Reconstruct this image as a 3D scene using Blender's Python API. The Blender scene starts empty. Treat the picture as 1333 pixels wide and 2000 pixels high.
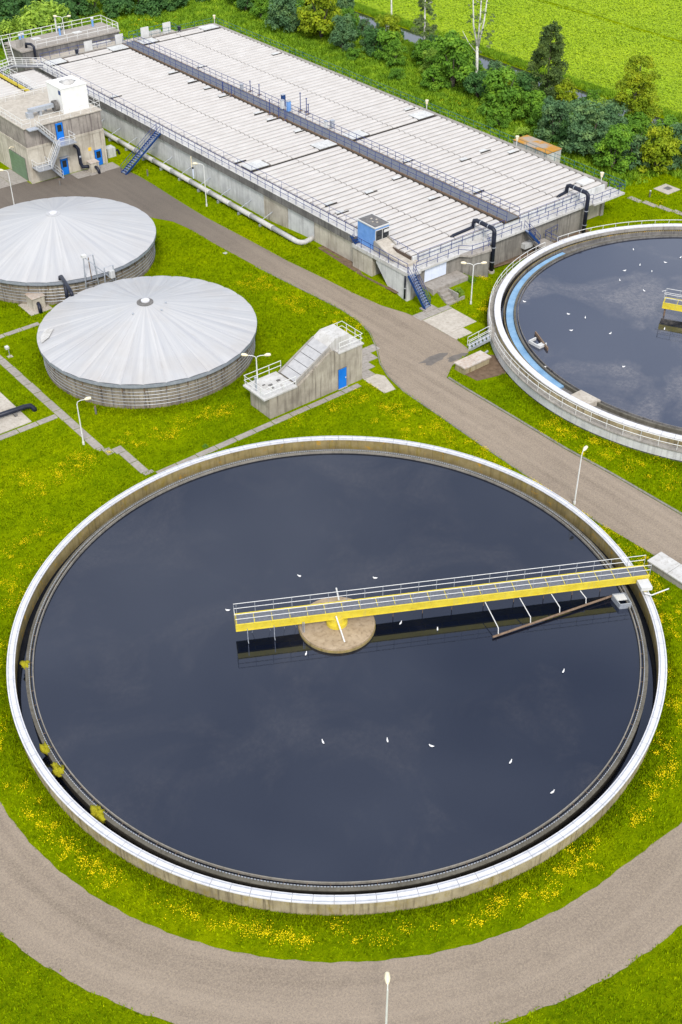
import bpy, math, random
import numpy as np
from mathutils import Vector, Matrix

random.seed(7)
rng = np.random.default_rng(7)
R = math.radians
scene = bpy.context.scene
COL = scene.collection

# ------------------------------------------------------------------ camera
# world axes follow the plant grid: X across the long basin, Y along it, Z up
cam_d = bpy.data.cameras.new('camera')
cam = bpy.data.objects.new('camera', cam_d); COL.objects.link(cam)
cam_d.sensor_fit = 'VERTICAL'; cam_d.sensor_height = 24.0
cam_d.lens = 24.0 * 2300.2 / 2000.0
cam_d.clip_start = 0.5; cam_d.clip_end = 6000
cam.matrix_world = (Matrix.Translation((0, 0, 60)) @ Matrix.Rotation(R(-38.69), 4, 'Z')
                    @ Matrix.Rotation(R(90 - 38.331), 4, 'X') @ Matrix.Rotation(R(-0.207), 4, 'Z'))
scene.camera = cam

# ------------------------------------------------------------------ sky, sun, exposure
SUN_AZ, SUN_EL = R(211), R(47)      # azimuth measured clockwise from +Y
world = bpy.data.worlds.new('World'); scene.world = world; world.use_nodes = True
wn, wl = world.node_tree.nodes, world.node_tree.links
wn.clear()
w_out = wn.new('ShaderNodeOutputWorld'); w_bg = wn.new('ShaderNodeBackground')
sky = wn.new('ShaderNodeTexSky'); sky.sky_type = 'NISHITA'; sky.sun_disc = False
sky.sun_elevation = SUN_EL; sky.sun_rotation = SUN_AZ
sky.air_density = 1.0; sky.dust_density = 2.0; sky.ozone_density = 1.0
tc = wn.new('ShaderNodeTexCoord'); wmap = wn.new('ShaderNodeMapping')
wmap.inputs['Scale'].default_value = (1.0, 1.0, 2.2)
wnoise = wn.new('ShaderNodeTexNoise'); wnoise.inputs['Scale'].default_value = 2.6
wnoise.inputs['Detail'].default_value = 7; wnoise.inputs['Roughness'].default_value = 0.55
wramp = wn.new('ShaderNodeValToRGB')
wramp.color_ramp.elements[0].position = 0.36; wramp.color_ramp.elements[0].color = (0.38, 0.38, 0.38, 1)
wramp.color_ramp.elements[1].position = 0.66; wramp.color_ramp.elements[1].color = (0.95, 0.95, 0.95, 1)
wmix = wn.new('ShaderNodeMix'); wmix.data_type = 'RGBA'
wmix.inputs['B'].default_value = (7.2, 7.4, 7.7, 1)       # bright cloud deck
wl.new(tc.outputs['Generated'], wmap.inputs['Vector']); wl.new(wmap.outputs['Vector'], wnoise.inputs['Vector'])
wl.new(wnoise.outputs['Fac'], wramp.inputs['Fac']); wl.new(wramp.outputs['Color'], wmix.inputs['Factor'])
wl.new(sky.outputs['Color'], wmix.inputs['A']); wl.new(wmix.outputs['Result'], w_bg.inputs['Color'])
w_bg.inputs['Strength'].default_value = 0.12
wl.new(w_bg.outputs['Background'], w_out.inputs['Surface'])

sun_d = bpy.data.lights.new('sun', 'SUN'); sun = bpy.data.objects.new('sun', sun_d); COL.objects.link(sun)
sun_d.energy = 1.8; sun_d.angle = R(14); sun_d.color = (1.0, 0.955, 0.89)
sdir = Vector((math.sin(SUN_AZ) * math.cos(SUN_EL), math.cos(SUN_AZ) * math.cos(SUN_EL), math.sin(SUN_EL)))
sun.rotation_euler = sdir.to_track_quat('Z', 'Y').to_euler()
sun.location = (60, 80, 90)

vs = scene.view_settings
vs.view_transform = 'Standard'; vs.look = 'None'; vs.gamma = 1.0; vs.use_curve_mapping = False
vs.exposure = 0.62

# ------------------------------------------------------------------ materials
MAT = {}
class NT:
    def __init__(s, name):
        s.m = bpy.data.materials.new(name); s.m.use_nodes = True
        s.n, s.l = s.m.node_tree.nodes, s.m.node_tree.links
        s.n.clear()
        s.out = s.n.new('ShaderNodeOutputMaterial'); s.b = s.n.new('ShaderNodeBsdfPrincipled')
        s.l.new(s.b.outputs[0], s.out.inputs['Surface'])
        s.geo = s.n.new('ShaderNodeNewGeometry')
        MAT[name] = s.m
    def noise(s, scale, detail=5, rough=.55, stretch=None, vec=None, dist=0):
        t = s.n.new('ShaderNodeTexNoise'); t.inputs['Scale'].default_value = scale
        t.inputs['Detail'].default_value = detail; t.inputs['Roughness'].default_value = rough
        t.inputs['Distortion'].default_value = dist
        v = vec or s.geo.outputs['Position']
        if stretch:
            mp = s.n.new('ShaderNodeMapping'); mp.inputs['Scale'].default_value = stretch
            s.l.new(v, mp.inputs['Vector']); v = mp.outputs['Vector']
        s.l.new(v, t.inputs['Vector']); return t.outputs['Fac']
    def ramp(s, fac, *stops):
        r = s.n.new('ShaderNodeValToRGB'); e = r.color_ramp.elements
        while len(e) < len(stops): e.new(.5)
        for k, (p, c) in enumerate(stops):
            e[k].position = p; e[k].color = tuple(c) + (1,) if not isinstance(c, (int, float)) else (c, c, c, 1)
        s.l.new(fac, r.inputs['Fac']); return r.outputs['Color']
    def mix(s, fac, a, b, mode='MIX'):
        m = s.n.new('ShaderNodeMix'); m.data_type = 'RGBA'; m.blend_type = mode
        for key, v in (('Factor', fac), ('A', a), ('B', b)):
            if isinstance(v, (int, float)) and key == 'Factor': m.inputs['Factor'].default_value = v
            elif isinstance(v, tuple): m.inputs[key].default_value = v + (1,)
            else: s.l.new(v, m.inputs[key])
        return m.outputs['Result']
    def bump(s, h, strength=.3, dist=.05):
        b = s.n.new('ShaderNodeBump'); b.inputs['Strength'].default_value = strength
        b.inputs['Distance'].default_value = dist
        s.l.new(h, b.inputs['Height']); s.l.new(b.outputs['Normal'], s.b.inputs['Normal'])
    def done(s, col, rough=.7, metal=0, spec=.3):
        if isinstance(col, tuple): s.b.inputs['Base Color'].default_value = col + (1,)
        else: s.l.new(col, s.b.inputs['Base Color'])
        if isinstance(rough, (int, float)): s.b.inputs['Roughness'].default_value = rough
        else: s.l.new(rough, s.b.inputs['Roughness'])
        s.b.inputs['Metallic'].default_value = metal
        s.b.inputs['Specular IOR Level'].default_value = spec
        return s.m

def plain(name, c1, c2, scale=1.2, rough=.6, metal=0, spec=.3, bump=0):
    t = NT(name); f = t.noise(scale, 6, .6)
    c = t.ramp(f, (.3, c1), (.7, c2))
    if bump: t.bump(t.noise(scale * 8, 4), bump, .02)
    return t.done(c, rough, metal, spec)

def concrete(name, c1, c2, stain, amount=.6, sc=.9, moss=None, lichen=None):
    """cast concrete: cloudy tone, vertical run marks, fine pores"""
    t = NT(name)
    c = t.ramp(t.noise(sc, 8, .65), (.3, c1), (.72, c2))
    st = t.noise(1.0, 6, .65, (3.6, 3.6, .2))
    k = t.ramp(st, (.5, 0.0), (.68, amount))
    c = t.mix(k, c, stain)
    bl = t.ramp(t.noise(.35, 6, .6), (.45, 0.0), (.75, amount * .7))
    c = t.mix(bl, c, stain)
    if moss:
        mo = t.ramp(t.noise(1.6, 6, .7, (1, 1, .5)), (.52, 0.0), (.72, .75))
        c = t.mix(mo, c, moss)
    if lichen:
        li = t.ramp(t.noise(1.1, 7, .75, (1, 1, 1)), (.58, 0.0), (.66, .8))
        c = t.mix(li, c, lichen)
    t.bump(t.noise(14, 4), .25, .02)
    return t.done(c, .85, 0, .2)

concrete('concrete_warm', (.43, .39, .32), (.62, .58, .5), (.19, .16, .13), .7)
concrete('concrete_pale', (.48, .49, .485), (.68, .69, .685), (.3, .3, .31), .55)
concrete('concrete_grey', (.27, .255, .235), (.4, .38, .345), (.14, .128, .118), .6)
concrete('concrete_weathered', (.28, .25, .205), (.5, .46, .385), (.13, .11, .09), .85, sc=.6)
concrete('concrete_front', (.19, .178, .16), (.31, .292, .262), (.09, .083, .076), .75)
concrete('weir_edge', (.2, .185, .16), (.29, .27, .235), (.1, .09, .07), .5)
concrete('weir_stone', (.105, .097, .08), (.17, .158, .13), (.06, .054, .04), .7)
concrete('concrete_dark', (.13, .125, .122), (.24, .23, .22), (.055, .053, .055), .75)
concrete('concrete_upper', (.25, .225, .205), (.43, .39, .35), (.085, .07, .07), .95)
concrete('concrete_mossy', (.3, .25, .155), (.46, .4, .265), (.1, .078, .045), .85, moss=(.25, .185, .02))
concrete('concrete_inner', (.22, .17, .075), (.36, .29, .14), (.1, .08, .03), .6, moss=(.25, .185, .012), lichen=(.52, .27, .01))
concrete('concrete_stave', (.19, .165, .13), (.34, .3, .24), (.07, .054, .04), .9)
concrete('paving_grey', (.27, .245, .22), (.4, .37, .335), (.17, .15, .13), .5, sc=2.5)
concrete('paving_pale', (.4, .365, .315), (.55, .51, .45), (.25, .205, .155), .5, sc=1.5)
concrete('box_lid', (.42, .37, .325), (.6, .555, .51), (.36, .23, .14), .8, sc=1.2)
concrete('pier_top', (.33, .25, .165), (.46, .365, .255), (.19, .14, .085), .7, sc=1.6)
concrete('deck_white', (.46, .455, .44), (.6, .595, .585), (.3, .275, .245), .6)
plain('cap_white', (.54, .54, .57), (.68, .68, .71), 2.0, .45, 0, .4)
plain('white_paint', (.52, .525, .52), (.64, .64, .635), 1.5, .45)
plain('white_rail', (.62, .63, .62), (.72, .72, .71), 3, .4)
plain('galvanised', (.36, .39, .44), (.5, .53, .58), 4, .45, .4)
plain('roof_lip', (.2, .225, .27), (.3, .325, .375), 3, .5)
t = NT('yellow_paint'); c = t.ramp(t.noise(1.3, 6, .6), (.3, (.56, .44, .03)), (.7, (.7, .58, .06))); c = t.mix(t.ramp(t.noise(4, 6, .75), (.58, 0.0), (.74, .75)), c, (.25, .16, .05)); c = t.mix(t.ramp(t.noise(1, 5, .7, (3, 3, .4)), (.55, 0.0), (.75, .5)), c, (.42, .36, .16)); t.done(c, .5)
plain('blue_paint', (.006, .03, .125), (.012, .055, .2), 2, .5)
plain('tread_grey', (.16, .2, .3), (.26, .31, .42), 6, .5)
plain('cover_grey', (.36, .36, .37), (.46, .46, .465), 2.0, .5)
plain('box_white', (.72, .72, .71), (.82, .82, .81), 1.2, .45)
plain('door_blue', (.004, .14, .58), (.01, .2, .72), 1, .35)
plain('navy_rail', (.016, .03, .13), (.035, .06, .22), 3, .45)
plain('teal_rail', (.012, .09, .115), (.025, .14, .165), 3, .5)
plain('cabin_blue', (.12, .28, .6), (.19, .37, .72), 2, .45)
plain('pipe_navy', (.008, .01, .02), (.02, .025, .045), 3, .4)
plain('glass_dark', (.012, .016, .02), (.03, .036, .042), 4, .08, 0, .6)
plain('grating', (.105, .112, .135), (.17, .18, .205), 6, .6, .1)
plain('felt_roof', (.1, .098, .1), (.18, .175, .175), 2.5, .9)
plain('near_black', (.028, .025, .022), (.06, .053, .045), 2, .95)
plain('cover_bed', (.06, .042, .032), (.11, .08, .062), 2, .95)
plain('garage_green', (.13, .2, .12), (.17, .26, .16), .8, .55)
plain('lamp_cream', (.72, .62, .42), (.84, .77, .6), 5, .4)
plain('shutter_blue', (.6, .67, .82), (.7, .76, .88), 1.2, .5)
plain('soil', (.1, .065, .04), (.19, .13, .085), 2.2, .95, bump=.6)
plain('rust_brown', (.13, .085, .055), (.24, .17, .12), 6, .8)
plain('gull_white', (.82, .82, .82), (.88, .88, .88), 20, .6)
plain('gull_grey', (.35, .37, .4), (.45, .47, .5), 20, .6)
plain('moss', (.25, .24, .008), (.42, .37, .015), 14, .95, bump=.8)
plain('launder_blue', (.13, .27, .45), (.25, .42, .6), .9, .5)
plain('bark', (.09, .075, .06), (.16, .135, .11), 5, .9)
plain('sign_yellow', (.8, .5, .05), (.8, .55, .08), 5, .5)

# barrel covers: white polyester, slightly dirty
t = NT('cover_white')
c = t.ramp(t.noise(.5, 6, .6), (.3, (.47, .446, .424)), (.7, (.55, .528, .508)))
c = t.mix(t.ramp(t.noise(3.5, 5, .7, (.18, 1, 1)), (.54, 0.0), (.8, .4)), c, (.36, .32, .29))
t.done(c, .5, 0, .3)

# tank roofs: grp gores with radial dirt
for nm, cen, dirt in (('tank_roof', (48.85, 91.1, 0), .5), ('tank_roof_clean', (51.6, 114.8, 0), .28)):
    t = NT(nm)
    sub = t.n.new('ShaderNodeVectorMath'); sub.operation = 'SUBTRACT'; sub.inputs[1].default_value = cen
    t.l.new(t.geo.outputs['Position'], sub.inputs[0])
    sep = t.n.new('ShaderNodeSeparateXYZ'); t.l.new(sub.outputs[0], sep.inputs[0])
    at = t.n.new('ShaderNodeMath'); at.operation = 'ARCTAN2'
    t.l.new(sep.outputs['Y'], at.inputs[0]); t.l.new(sep.outputs['X'], at.inputs[1])
    ln = t.n.new('ShaderNodeVectorMath'); ln.operation = 'LENGTH'; t.l.new(sub.outputs[0], ln.inputs[0])
    cmb = t.n.new('ShaderNodeCombineXYZ'); t.l.new(at.outputs[0], cmb.inputs['X']); t.l.new(ln.outputs['Value'], cmb.inputs['Y'])
    st1 = t.noise(1.0, 7, .65, (14, .09, 1), cmb.outputs[0])
    c = t.ramp(st1, (.3, (.36, .37, .4)), (.5, (.425, .43, .445)), (.7, (.5, .5, .505)))
    c = t.mix(t.ramp(t.noise(.16, 6, .6), (.46, 0.0), (.72, dirt)), c, (.38, .35, .32))
    fine = t.noise(1.0, 5, .7, (22, .5, 1), cmb.outputs[0])
    c = t.mix(t.ramp(fine, (.58, 0.0), (.75, dirt * .7)), c, (.27, .235, .2))
    t.done(c, .5, 0, .35)

# asphalt, worn and gritty, with faint wheel tracks along the way of travel
for nm in ('asphalt', 'asphalt_ring'):
    t = NT(nm)
    c = t.ramp(t.noise(.22, 7, .6), (.3, (.175, .142, .115)), (.7, (.235, .193, .155)))
    if nm == 'asphalt_ring':
        sub = t.n.new('ShaderNodeVectorMath'); sub.operation = 'SUBTRACT'; sub.inputs[1].default_value = (38.34, 48.4, 0)
        ln = t.n.new('ShaderNodeVectorMath'); ln.operation = 'LENGTH'
        t.l.new(t.geo.outputs['Position'], sub.inputs[0]); t.l.new(sub.outputs[0], ln.inputs[0])
        cm = t.n.new('ShaderNodeCombineXYZ'); t.l.new(ln.outputs['Value'], cm.inputs['X'])
        wob = t.n.new('ShaderNodeVectorMath'); wob.operation = 'SCALE'; wob.inputs['Scale'].default_value = .035
        t.l.new(sub.outputs[0], wob.inputs[0]); ad = t.n.new('ShaderNodeVectorMath'); ad.operation = 'ADD'
        t.l.new(cm.outputs[0], ad.inputs[0]); t.l.new(wob.outputs[0], ad.inputs[1])
        tr_ = t.noise(1.1, 5, .6, None, ad.outputs[0])
    else:
        tr_ = t.noise(1.1, 5, .6, (1, .05, 1))
    c = t.mix(t.ramp(tr_, (.42, .0), (.68, .6)), c, (.32, .265, .212))
    c = t.mix(t.ramp(tr_, (.25, .5), (.42, .0)), c, (.12, .098, .08))
    c = t.mix(t.ramp(t.noise(7, 5, .9), (.4, 0.0), (.68, .75)), c, (.41, .335, .245))
    c = t.mix(t.ramp(t.noise(12, 4, .9), (.5, 0.0), (.7, .6)), c, (.1, .082, .07))
    c = t.mix(t.ramp(t.noise(.9, 7, .65, dist=.6), (.55, 0.0), (.75, .3)), c, (.13, .105, .085))
    if nm == 'asphalt':
        sy = t.n.new('ShaderNodeSeparateXYZ'); t.l.new(t.geo.outputs['Position'], sy.inputs[0])
        ma = t.n.new('ShaderNodeMapRange'); ma.inputs['From Min'].default_value = 84; ma.inputs['From Max'].default_value = 124
        ma.interpolation_type = 'SMOOTHSTEP'; t.l.new(sy.outputs['Y'], ma.inputs['Value'])      # the yard by the pump house is older, darker asphalt
        c = t.mix(ma.outputs['Result'], c, t.mix(.62, c, (.07, .065, .062)))
    t.bump(t.noise(12, 4, .8), .5, .03)
    t.done(c, .92, 0, .2)

t = NT('asphalt_wet')
c = t.ramp(t.noise(1.5, 5), (.3, (.1, .088, .077)), (.7, (.17, .145, .122)))
t.done(c, .4, 0, .4)

# grass: turf colour shared by the ground sheet and the tufts on it
def grass_mat(name, bright=1.0, bumpy=True):
    t = NT(name)
    f1 = t.noise(.09, 4, .55); f2 = t.noise(.7, 6, .7); f3 = t.noise(5, 5, .8); f4 = t.noise(2.4, 5, .75, (1, 1.5, 1))
    k = lambda c: (c[0] * bright * 1.4, c[1] * bright * 1.32, c[2] * bright)
    c = t.ramp(f1, (.3, k((.095, .165, .001))), (.55, k((.155, .225, .001))), (.75, k((.22, .275, .001))))
    c = t.mix(t.ramp(f2, (.42, 0.0), (.68, .7)), c, k((.055, .11, .001)))
    c = t.mix(t.ramp(f3, (.45, 0.0), (.8, .6)), c, k((.27, .32, .002)))
    c = t.mix(t.ramp(f4, (.5, 0.0), (.68, .55)), c, k((.05, .105, .001)))
    if bumpy: t.bump(t.noise(4, 6, .8), 1.0, .25)
    t.done(c, .95, 0, 0.0)
    return t
grass_mat('grass'); g2 = grass_mat('grass_blade', 1.05, False)
for tt in (g2,):
    tt.b.inputs['Subsurface Weight'].default_value = 0
grass_mat('weeds', .8, False)

t = NT('crop')
c = t.ramp(t.noise(.06, 4), (.3, (.30, .46, .008)), (.7, (.4, .54, .012)))
c = t.mix(t.ramp(t.noise(2.2, 6, .7), (.45, 0.0), (.75, .7)), c, (.16, .3, .012))
c = t.mix(t.ramp(t.noise(6, 4, .7), (.5, 0.0), (.8, .6)), c, (.46, .6, .09))
t.bump(t.noise(3.5, 5, .7), 1.0, .3)
t.done(c, .8, 0, .2)

t = NT('flower'); t.done((.95, .73, .012), .7, 0, 0)
t = NT('flower_white'); t.done((.85, .85, .8), .7, 0, .1)

def leaf_mat(name, a, b, cc):
    t = NT(name)
    c = t.ramp(t.noise(.55, 5, .65), (.32, a), (.52, b), (.72, cc))
    t.done(c, .65, 0, .2)
    tr = t.n.new('ShaderNodeBsdfTranslucent'); mx = t.n.new('ShaderNodeMixShader'); mx.inputs[0].default_value = .3
    t.l.new(c, tr.inputs['Color']); t.l.new(t.b.outputs[0], mx.inputs[1]); t.l.new(tr.outputs[0], mx.inputs[2])
    t.l.new(mx.outputs[0], t.out.inputs['Surface'])
leaf_mat('leaf_dark', (0.052, 0.131, 0.035), (0.079, 0.193, 0.052), (0.158, 0.298, 0.052))
leaf_mat('leaf_green', (0.088, 0.210, 0.021), (0.149, 0.315, 0.028), (0.298, 0.490, 0.035))
leaf_mat('leaf_grey', (0.075, 0.16, 0.075), (0.12, 0.235, 0.095), (0.25, 0.375, 0.12))
leaf_mat('leaf_pointed', (0.06, 0.105, 0.03), (0.105, 0.165, 0.04), (0.19, 0.25, 0.055))
leaf_mat('leaf_yellowgreen', (0.149, 0.245, 0.011), (0.280, 0.367, 0.014), (0.507, 0.542, 0.021))
leaf_mat('leaf_olive', (0.158, 0.280, 0.035), (0.298, 0.455, 0.052), (0.507, 0.665, 0.088))
leaf_mat('leaf_birch', (0.105, 0.158, 0.061), (0.175, 0.245, 0.088), (0.298, 0.350, 0.123))
leaf_mat('leaf_weed', (0.123, 0.245, 0.011), (0.210, 0.367, 0.014), (0.350, 0.490, 0.021))

# birch bark
t = NT('bark_birch')
c = t.mix(t.ramp(t.noise(1.2, 5, .7, (2, 2, 3)), (.55, 0.0), (.68, .9)), (.72, .7, .66), (.16, .14, .12))
t.done(c, .8)

# water of the settling tanks: nearly black body, mirror surface, faint film of scum
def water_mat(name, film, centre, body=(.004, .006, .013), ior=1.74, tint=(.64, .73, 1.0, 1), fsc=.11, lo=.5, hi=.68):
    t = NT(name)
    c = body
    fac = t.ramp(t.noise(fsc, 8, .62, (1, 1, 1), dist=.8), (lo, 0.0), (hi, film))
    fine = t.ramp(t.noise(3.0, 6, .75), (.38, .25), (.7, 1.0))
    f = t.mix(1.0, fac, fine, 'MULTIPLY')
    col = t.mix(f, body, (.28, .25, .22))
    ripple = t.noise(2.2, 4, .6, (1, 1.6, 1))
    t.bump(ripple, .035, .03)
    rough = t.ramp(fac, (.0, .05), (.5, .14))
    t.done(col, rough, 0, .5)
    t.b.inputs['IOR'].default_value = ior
    t.b.inputs['Specular Tint'].default_value = tint  # tank reflections made stronger and bluer here, standing in for sky light
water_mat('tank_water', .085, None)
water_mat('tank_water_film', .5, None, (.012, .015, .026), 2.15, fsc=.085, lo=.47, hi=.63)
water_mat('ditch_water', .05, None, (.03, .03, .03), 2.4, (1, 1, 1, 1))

# rusty container roof
t = NT('container_roof')
c = t.mix(t.ramp(t.noise(.55, 6, .6), (.42, 0.0), (.56, 1.0)), (.36, .31, .26), (.47, .23, .035))
c = t.mix(t.ramp(t.noise(2.5, 6, .7), (.55, 0.0), (.75, .6)), c, (.2, .11, .05))
t.done(c, .8)

# ------------------------------------------------------------------ geometry helpers
class MB:
    def __init__(s): s.v, s.f = [], []
    def add(s, v, f):
        o = len(s.v); s.v += [tuple(p) for p in v]; s.f += [tuple(i + o for i in q) for q in f]; return s
    def box(s, x0, x1, y0, y1, z0, z1):
        v = [(x, y, z) for z in (z0, z1) for y in (y0, y1) for x in (x0, x1)]
        return s.add(v, [(0, 2, 3, 1), (4, 5, 7, 6), (0, 1, 5, 4), (2, 6, 7, 3), (0, 4, 6, 2), (1, 3, 7, 5)])
    def prism(s, poly, z0, z1):
        n = len(poly)
        v = [(x, y, z0) for x, y in poly] + [(x, y, z1) for x, y in poly]
        f = [tuple(range(n))[::-1], tuple(range(n, 2 * n))] + [(i, (i + 1) % n, n + (i + 1) % n, n + i) for i in range(n)]
        return s.add(v, f)
    def extrude(s, prof, axis, a0, a1):
        """closed 2D profile swept along X or Y: axis 'x' -> profile in (y,z), 'y' -> profile in (x,z)"""
        n = len(prof)
        mk = (lambda a, p: (a, p[0], p[1])) if axis == 'x' else (lambda a, p: (p[0], a, p[1]))
        v = [mk(a0, p) for p in prof] + [mk(a1, p) for p in prof]
        f = [tuple(range(n))[::-1], tuple(range(n, 2 * n))] + [(i, (i + 1) % n, n + (i + 1) % n, n + i) for i in range(n)]
        return s.add(v, f)
    def beam(s, p, q, w, h, up=(0, 0, 1)):
        p, q = Vector(p), Vector(q); d = (q - p).normalized(); u = Vector(up)
        if abs(d.dot(u)) > .99: u = Vector((1, 0, 0))
        r = d.cross(u).normalized(); u = r.cross(d).normalized()
        v = [a + r * (sx * w / 2) + u * (sz * h / 2) for a in (p, q) for sz in (-1, 1) for sx in (-1, 1)]
        return s.add(v, [(0, 1, 3, 2), (4, 6, 7, 5), (0, 4, 5, 1), (2, 3, 7, 6), (0, 2, 6, 4), (1, 5, 7, 3)])
    def tube(s, pts, r, n=6, caps=True, closed=False):
        pts = [Vector(p) for p in pts]; m = len(pts)
        rr = r if isinstance(r, (list, tuple)) else [r] * m
        rings = []
        prev = None
        for i, p in enumerate(pts):
            if closed: d = (pts[(i + 1) % m] - pts[i - 1]).normalized()
            else:
                a = pts[max(i - 1, 0)]; b = pts[min(i + 1, m - 1)]; d = (b - a).normalized()
            u = Vector((0, 0, 1)) if abs(d.z) < .9 else Vector((1, 0, 0))
            if prev is not None and abs(prev.dot(d)) < .95: u = prev
            x = d.cross(u).normalized(); y = x.cross(d).normalized(); prev = y
            rings.append([p + (x * math.cos(2 * math.pi * k / n) + y * math.sin(2 * math.pi * k / n)) * rr[i] for k in range(n)])
        v = [q for g in rings for q in g]; f = []
        for i in range(m if closed else m - 1):
            j = (i + 1) % m
            for k in range(n): f.append((i * n + k, i * n + (k + 1) % n, j * n + (k + 1) % n, j * n + k))
        if caps and not closed:
            f.append(tuple(range(n))[::-1]); f.append(tuple(range((m - 1) * n, m * n)))
        return s.add(v, f)
    def ring(s, c, prof, n=96, a0=0.0, a1=2 * math.pi):
        """closed profile [(r,z)...] revolved about c"""
        full = abs(a1 - a0 - 2 * math.pi) < 1e-6; m = len(prof); cnt = n if full else n + 1
        v = []
        for i in range(cnt):
            a = a0 + (a1 - a0) * i / n; ca, sa = math.cos(a), math.sin(a)
            v += [(c[0] + r * ca, c[1] + r * sa, z) for r, z in prof]
        f = []
        for i in range(n):
            j = (i + 1) % cnt
            for k in range(m): f.append((i * m + k, j * m + k, j * m + (k + 1) % m, i * m + (k + 1) % m))
        if not full: f.append(tuple(range(m))); f.append(tuple(range(n * m, n * m + m))[::-1])
        return s.add(v, f)
    def disc(s, c, r, z, n=128):
        return s.add([(c[0] + r * math.cos(2 * math.pi * k / n), c[1] + r * math.sin(2 * math.pi * k / n), z) for k in range(n)], [tuple(range(n))])
    def cyl(s, c, r, z0, z1, n=12, r1=None):
        r1 = r if r1 is None else r1
        v = [(c[0] + r * math.cos(2 * math.pi * k / n), c[1] + r * math.sin(2 * math.pi * k / n), z0) for k in range(n)]
        v += [(c[0] + r1 * math.cos(2 * math.pi * k / n), c[1] + r1 * math.sin(2 * math.pi * k / n), z1) for k in range(n)]
        return s.add(v, [tuple(range(n))[::-1], tuple(range(n, 2 * n))] + [(k, (k + 1) % n, n + (k + 1) % n, n + k) for k in range(n)])
    def build(s, name, mat, parent=None, smooth=False):
        v = np.array(s.v, float); lo, hi = v.min(0), v.max(0)
        o = np.array([(lo[0] + hi[0]) / 2, (lo[1] + hi[1]) / 2, lo[2]])
        me = bpy.data.meshes.new(name); me.from_pydata((v - o).tolist(), [], s.f)
        me.materials.append(MAT[mat])
        if smooth: me.shade_smooth()
        ob = bpy.data.objects.new(name, me); COL.objects.link(ob)
        return place(ob, o, parent)

def wloc(ob):
    l = Vector(ob.location)
    p = ob.parent
    while p is not None:
        l = l + p.location; p = p.parent
    return l
def place(ob, o, parent):
    o = Vector(o)
    ob.location = o - wloc(parent) if parent is not None else o      # parents are never rotated or scaled at build time
    ob.parent = parent
    return ob
def inst(me, name, loc, parent=None, rotz=0, scale=None, rot=None):
    ob = bpy.data.objects.new(name, me); COL.objects.link(ob); place(ob, loc, parent)
    if rot is not None: ob.rotation_euler = rot
    elif rotz: ob.rotation_euler = (0, 0, rotz)
    if scale is not None: ob.scale = scale
    return ob
def tag(o, label, cat, group=None):
    o['label'] = label; o['category'] = cat
    if group: o['group'] = group
    return o
def thing(name, loc, label, cat, group=None):
    o = bpy.data.objects.new(name, None); o.empty_display_size = .3
    COL.objects.link(o); o.location = loc
    return tag(o, label, cat, group)
def struct(o, label=None):
    o['kind'] = 'structure'
    if label: o['label'] = label
    return o
def stuff(o, label=None):
    o['kind'] = 'stuff'
    if label: o['label'] = label
    return o
def rawmesh(name, v, f, mat, smooth=False):
    """numpy vertices (n,3), faces (m,k) -> one object at the origin"""
    v = np.asarray(v, np.float32); f = np.asarray(f, np.int32)
    me = bpy.data.meshes.new(name); k = f.shape[1]
    me.vertices.add(len(v)); me.vertices.foreach_set('co', v.ravel())
    me.loops.add(f.size); me.loops.foreach_set('vertex_index', f.ravel())
    me.polygons.add(len(f)); me.polygons.foreach_set('loop_start', np.arange(0, f.size, k, dtype=np.int32))
    me.update(calc_edges=True); me.validate()
    me.materials.append(MAT[mat])
    if smooth: me.shade_smooth()
    return me

POST = {}
def post_mesh(h, r, mat):
    key = (round(h, 2), round(r, 3), mat)
    if key not in POST:
        o = MB().cyl((0, 0), r, 0, h, 6)
        v = np.array(o.v); me = bpy.data.meshes.new('post'); me.from_pydata(v.tolist(), [], o.f)
        me.materials.append(MAT[mat]); POST[key] = me
    return POST[key]
def railing(parent, pts, mat, h=1.05, levels=(1.0, .52), spacing=1.5, r=.03, closed=False, toe=False, pr=None, pm=None):
    """rails as one part, each post its own sub-part"""
    pts = [Vector(p) for p in pts]
    m = MB()
    for lv in levels:
        m.tube([p + Vector((0, 0, h * lv)) for p in pts], r, 6, closed=closed)
    if toe: m.tube([p + Vector((0, 0, .09)) for p in pts], r * .9, 4, closed=closed)
    ro = m.build('railing', mat, parent)
    me = post_mesh(h, pr or r, pm or mat)
    seq = pts + [pts[0]] if closed else pts
    L = [0.0]
    for a, b in zip(seq, seq[1:]): L.append(L[-1] + (b - a).length)
    n = max(1, round(L[-1] / spacing)); js = range(n if closed else n + 1)
    for j in js:
        d = L[-1] * j / n; i = 0
        while i < len(L) - 2 and L[i + 1] < d: i += 1
        tt = (d - L[i]) / max(1e-6, L[i + 1] - L[i])
        inst(me, 'post', seq[i].lerp(seq[i + 1], tt), ro)
    return ro
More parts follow.
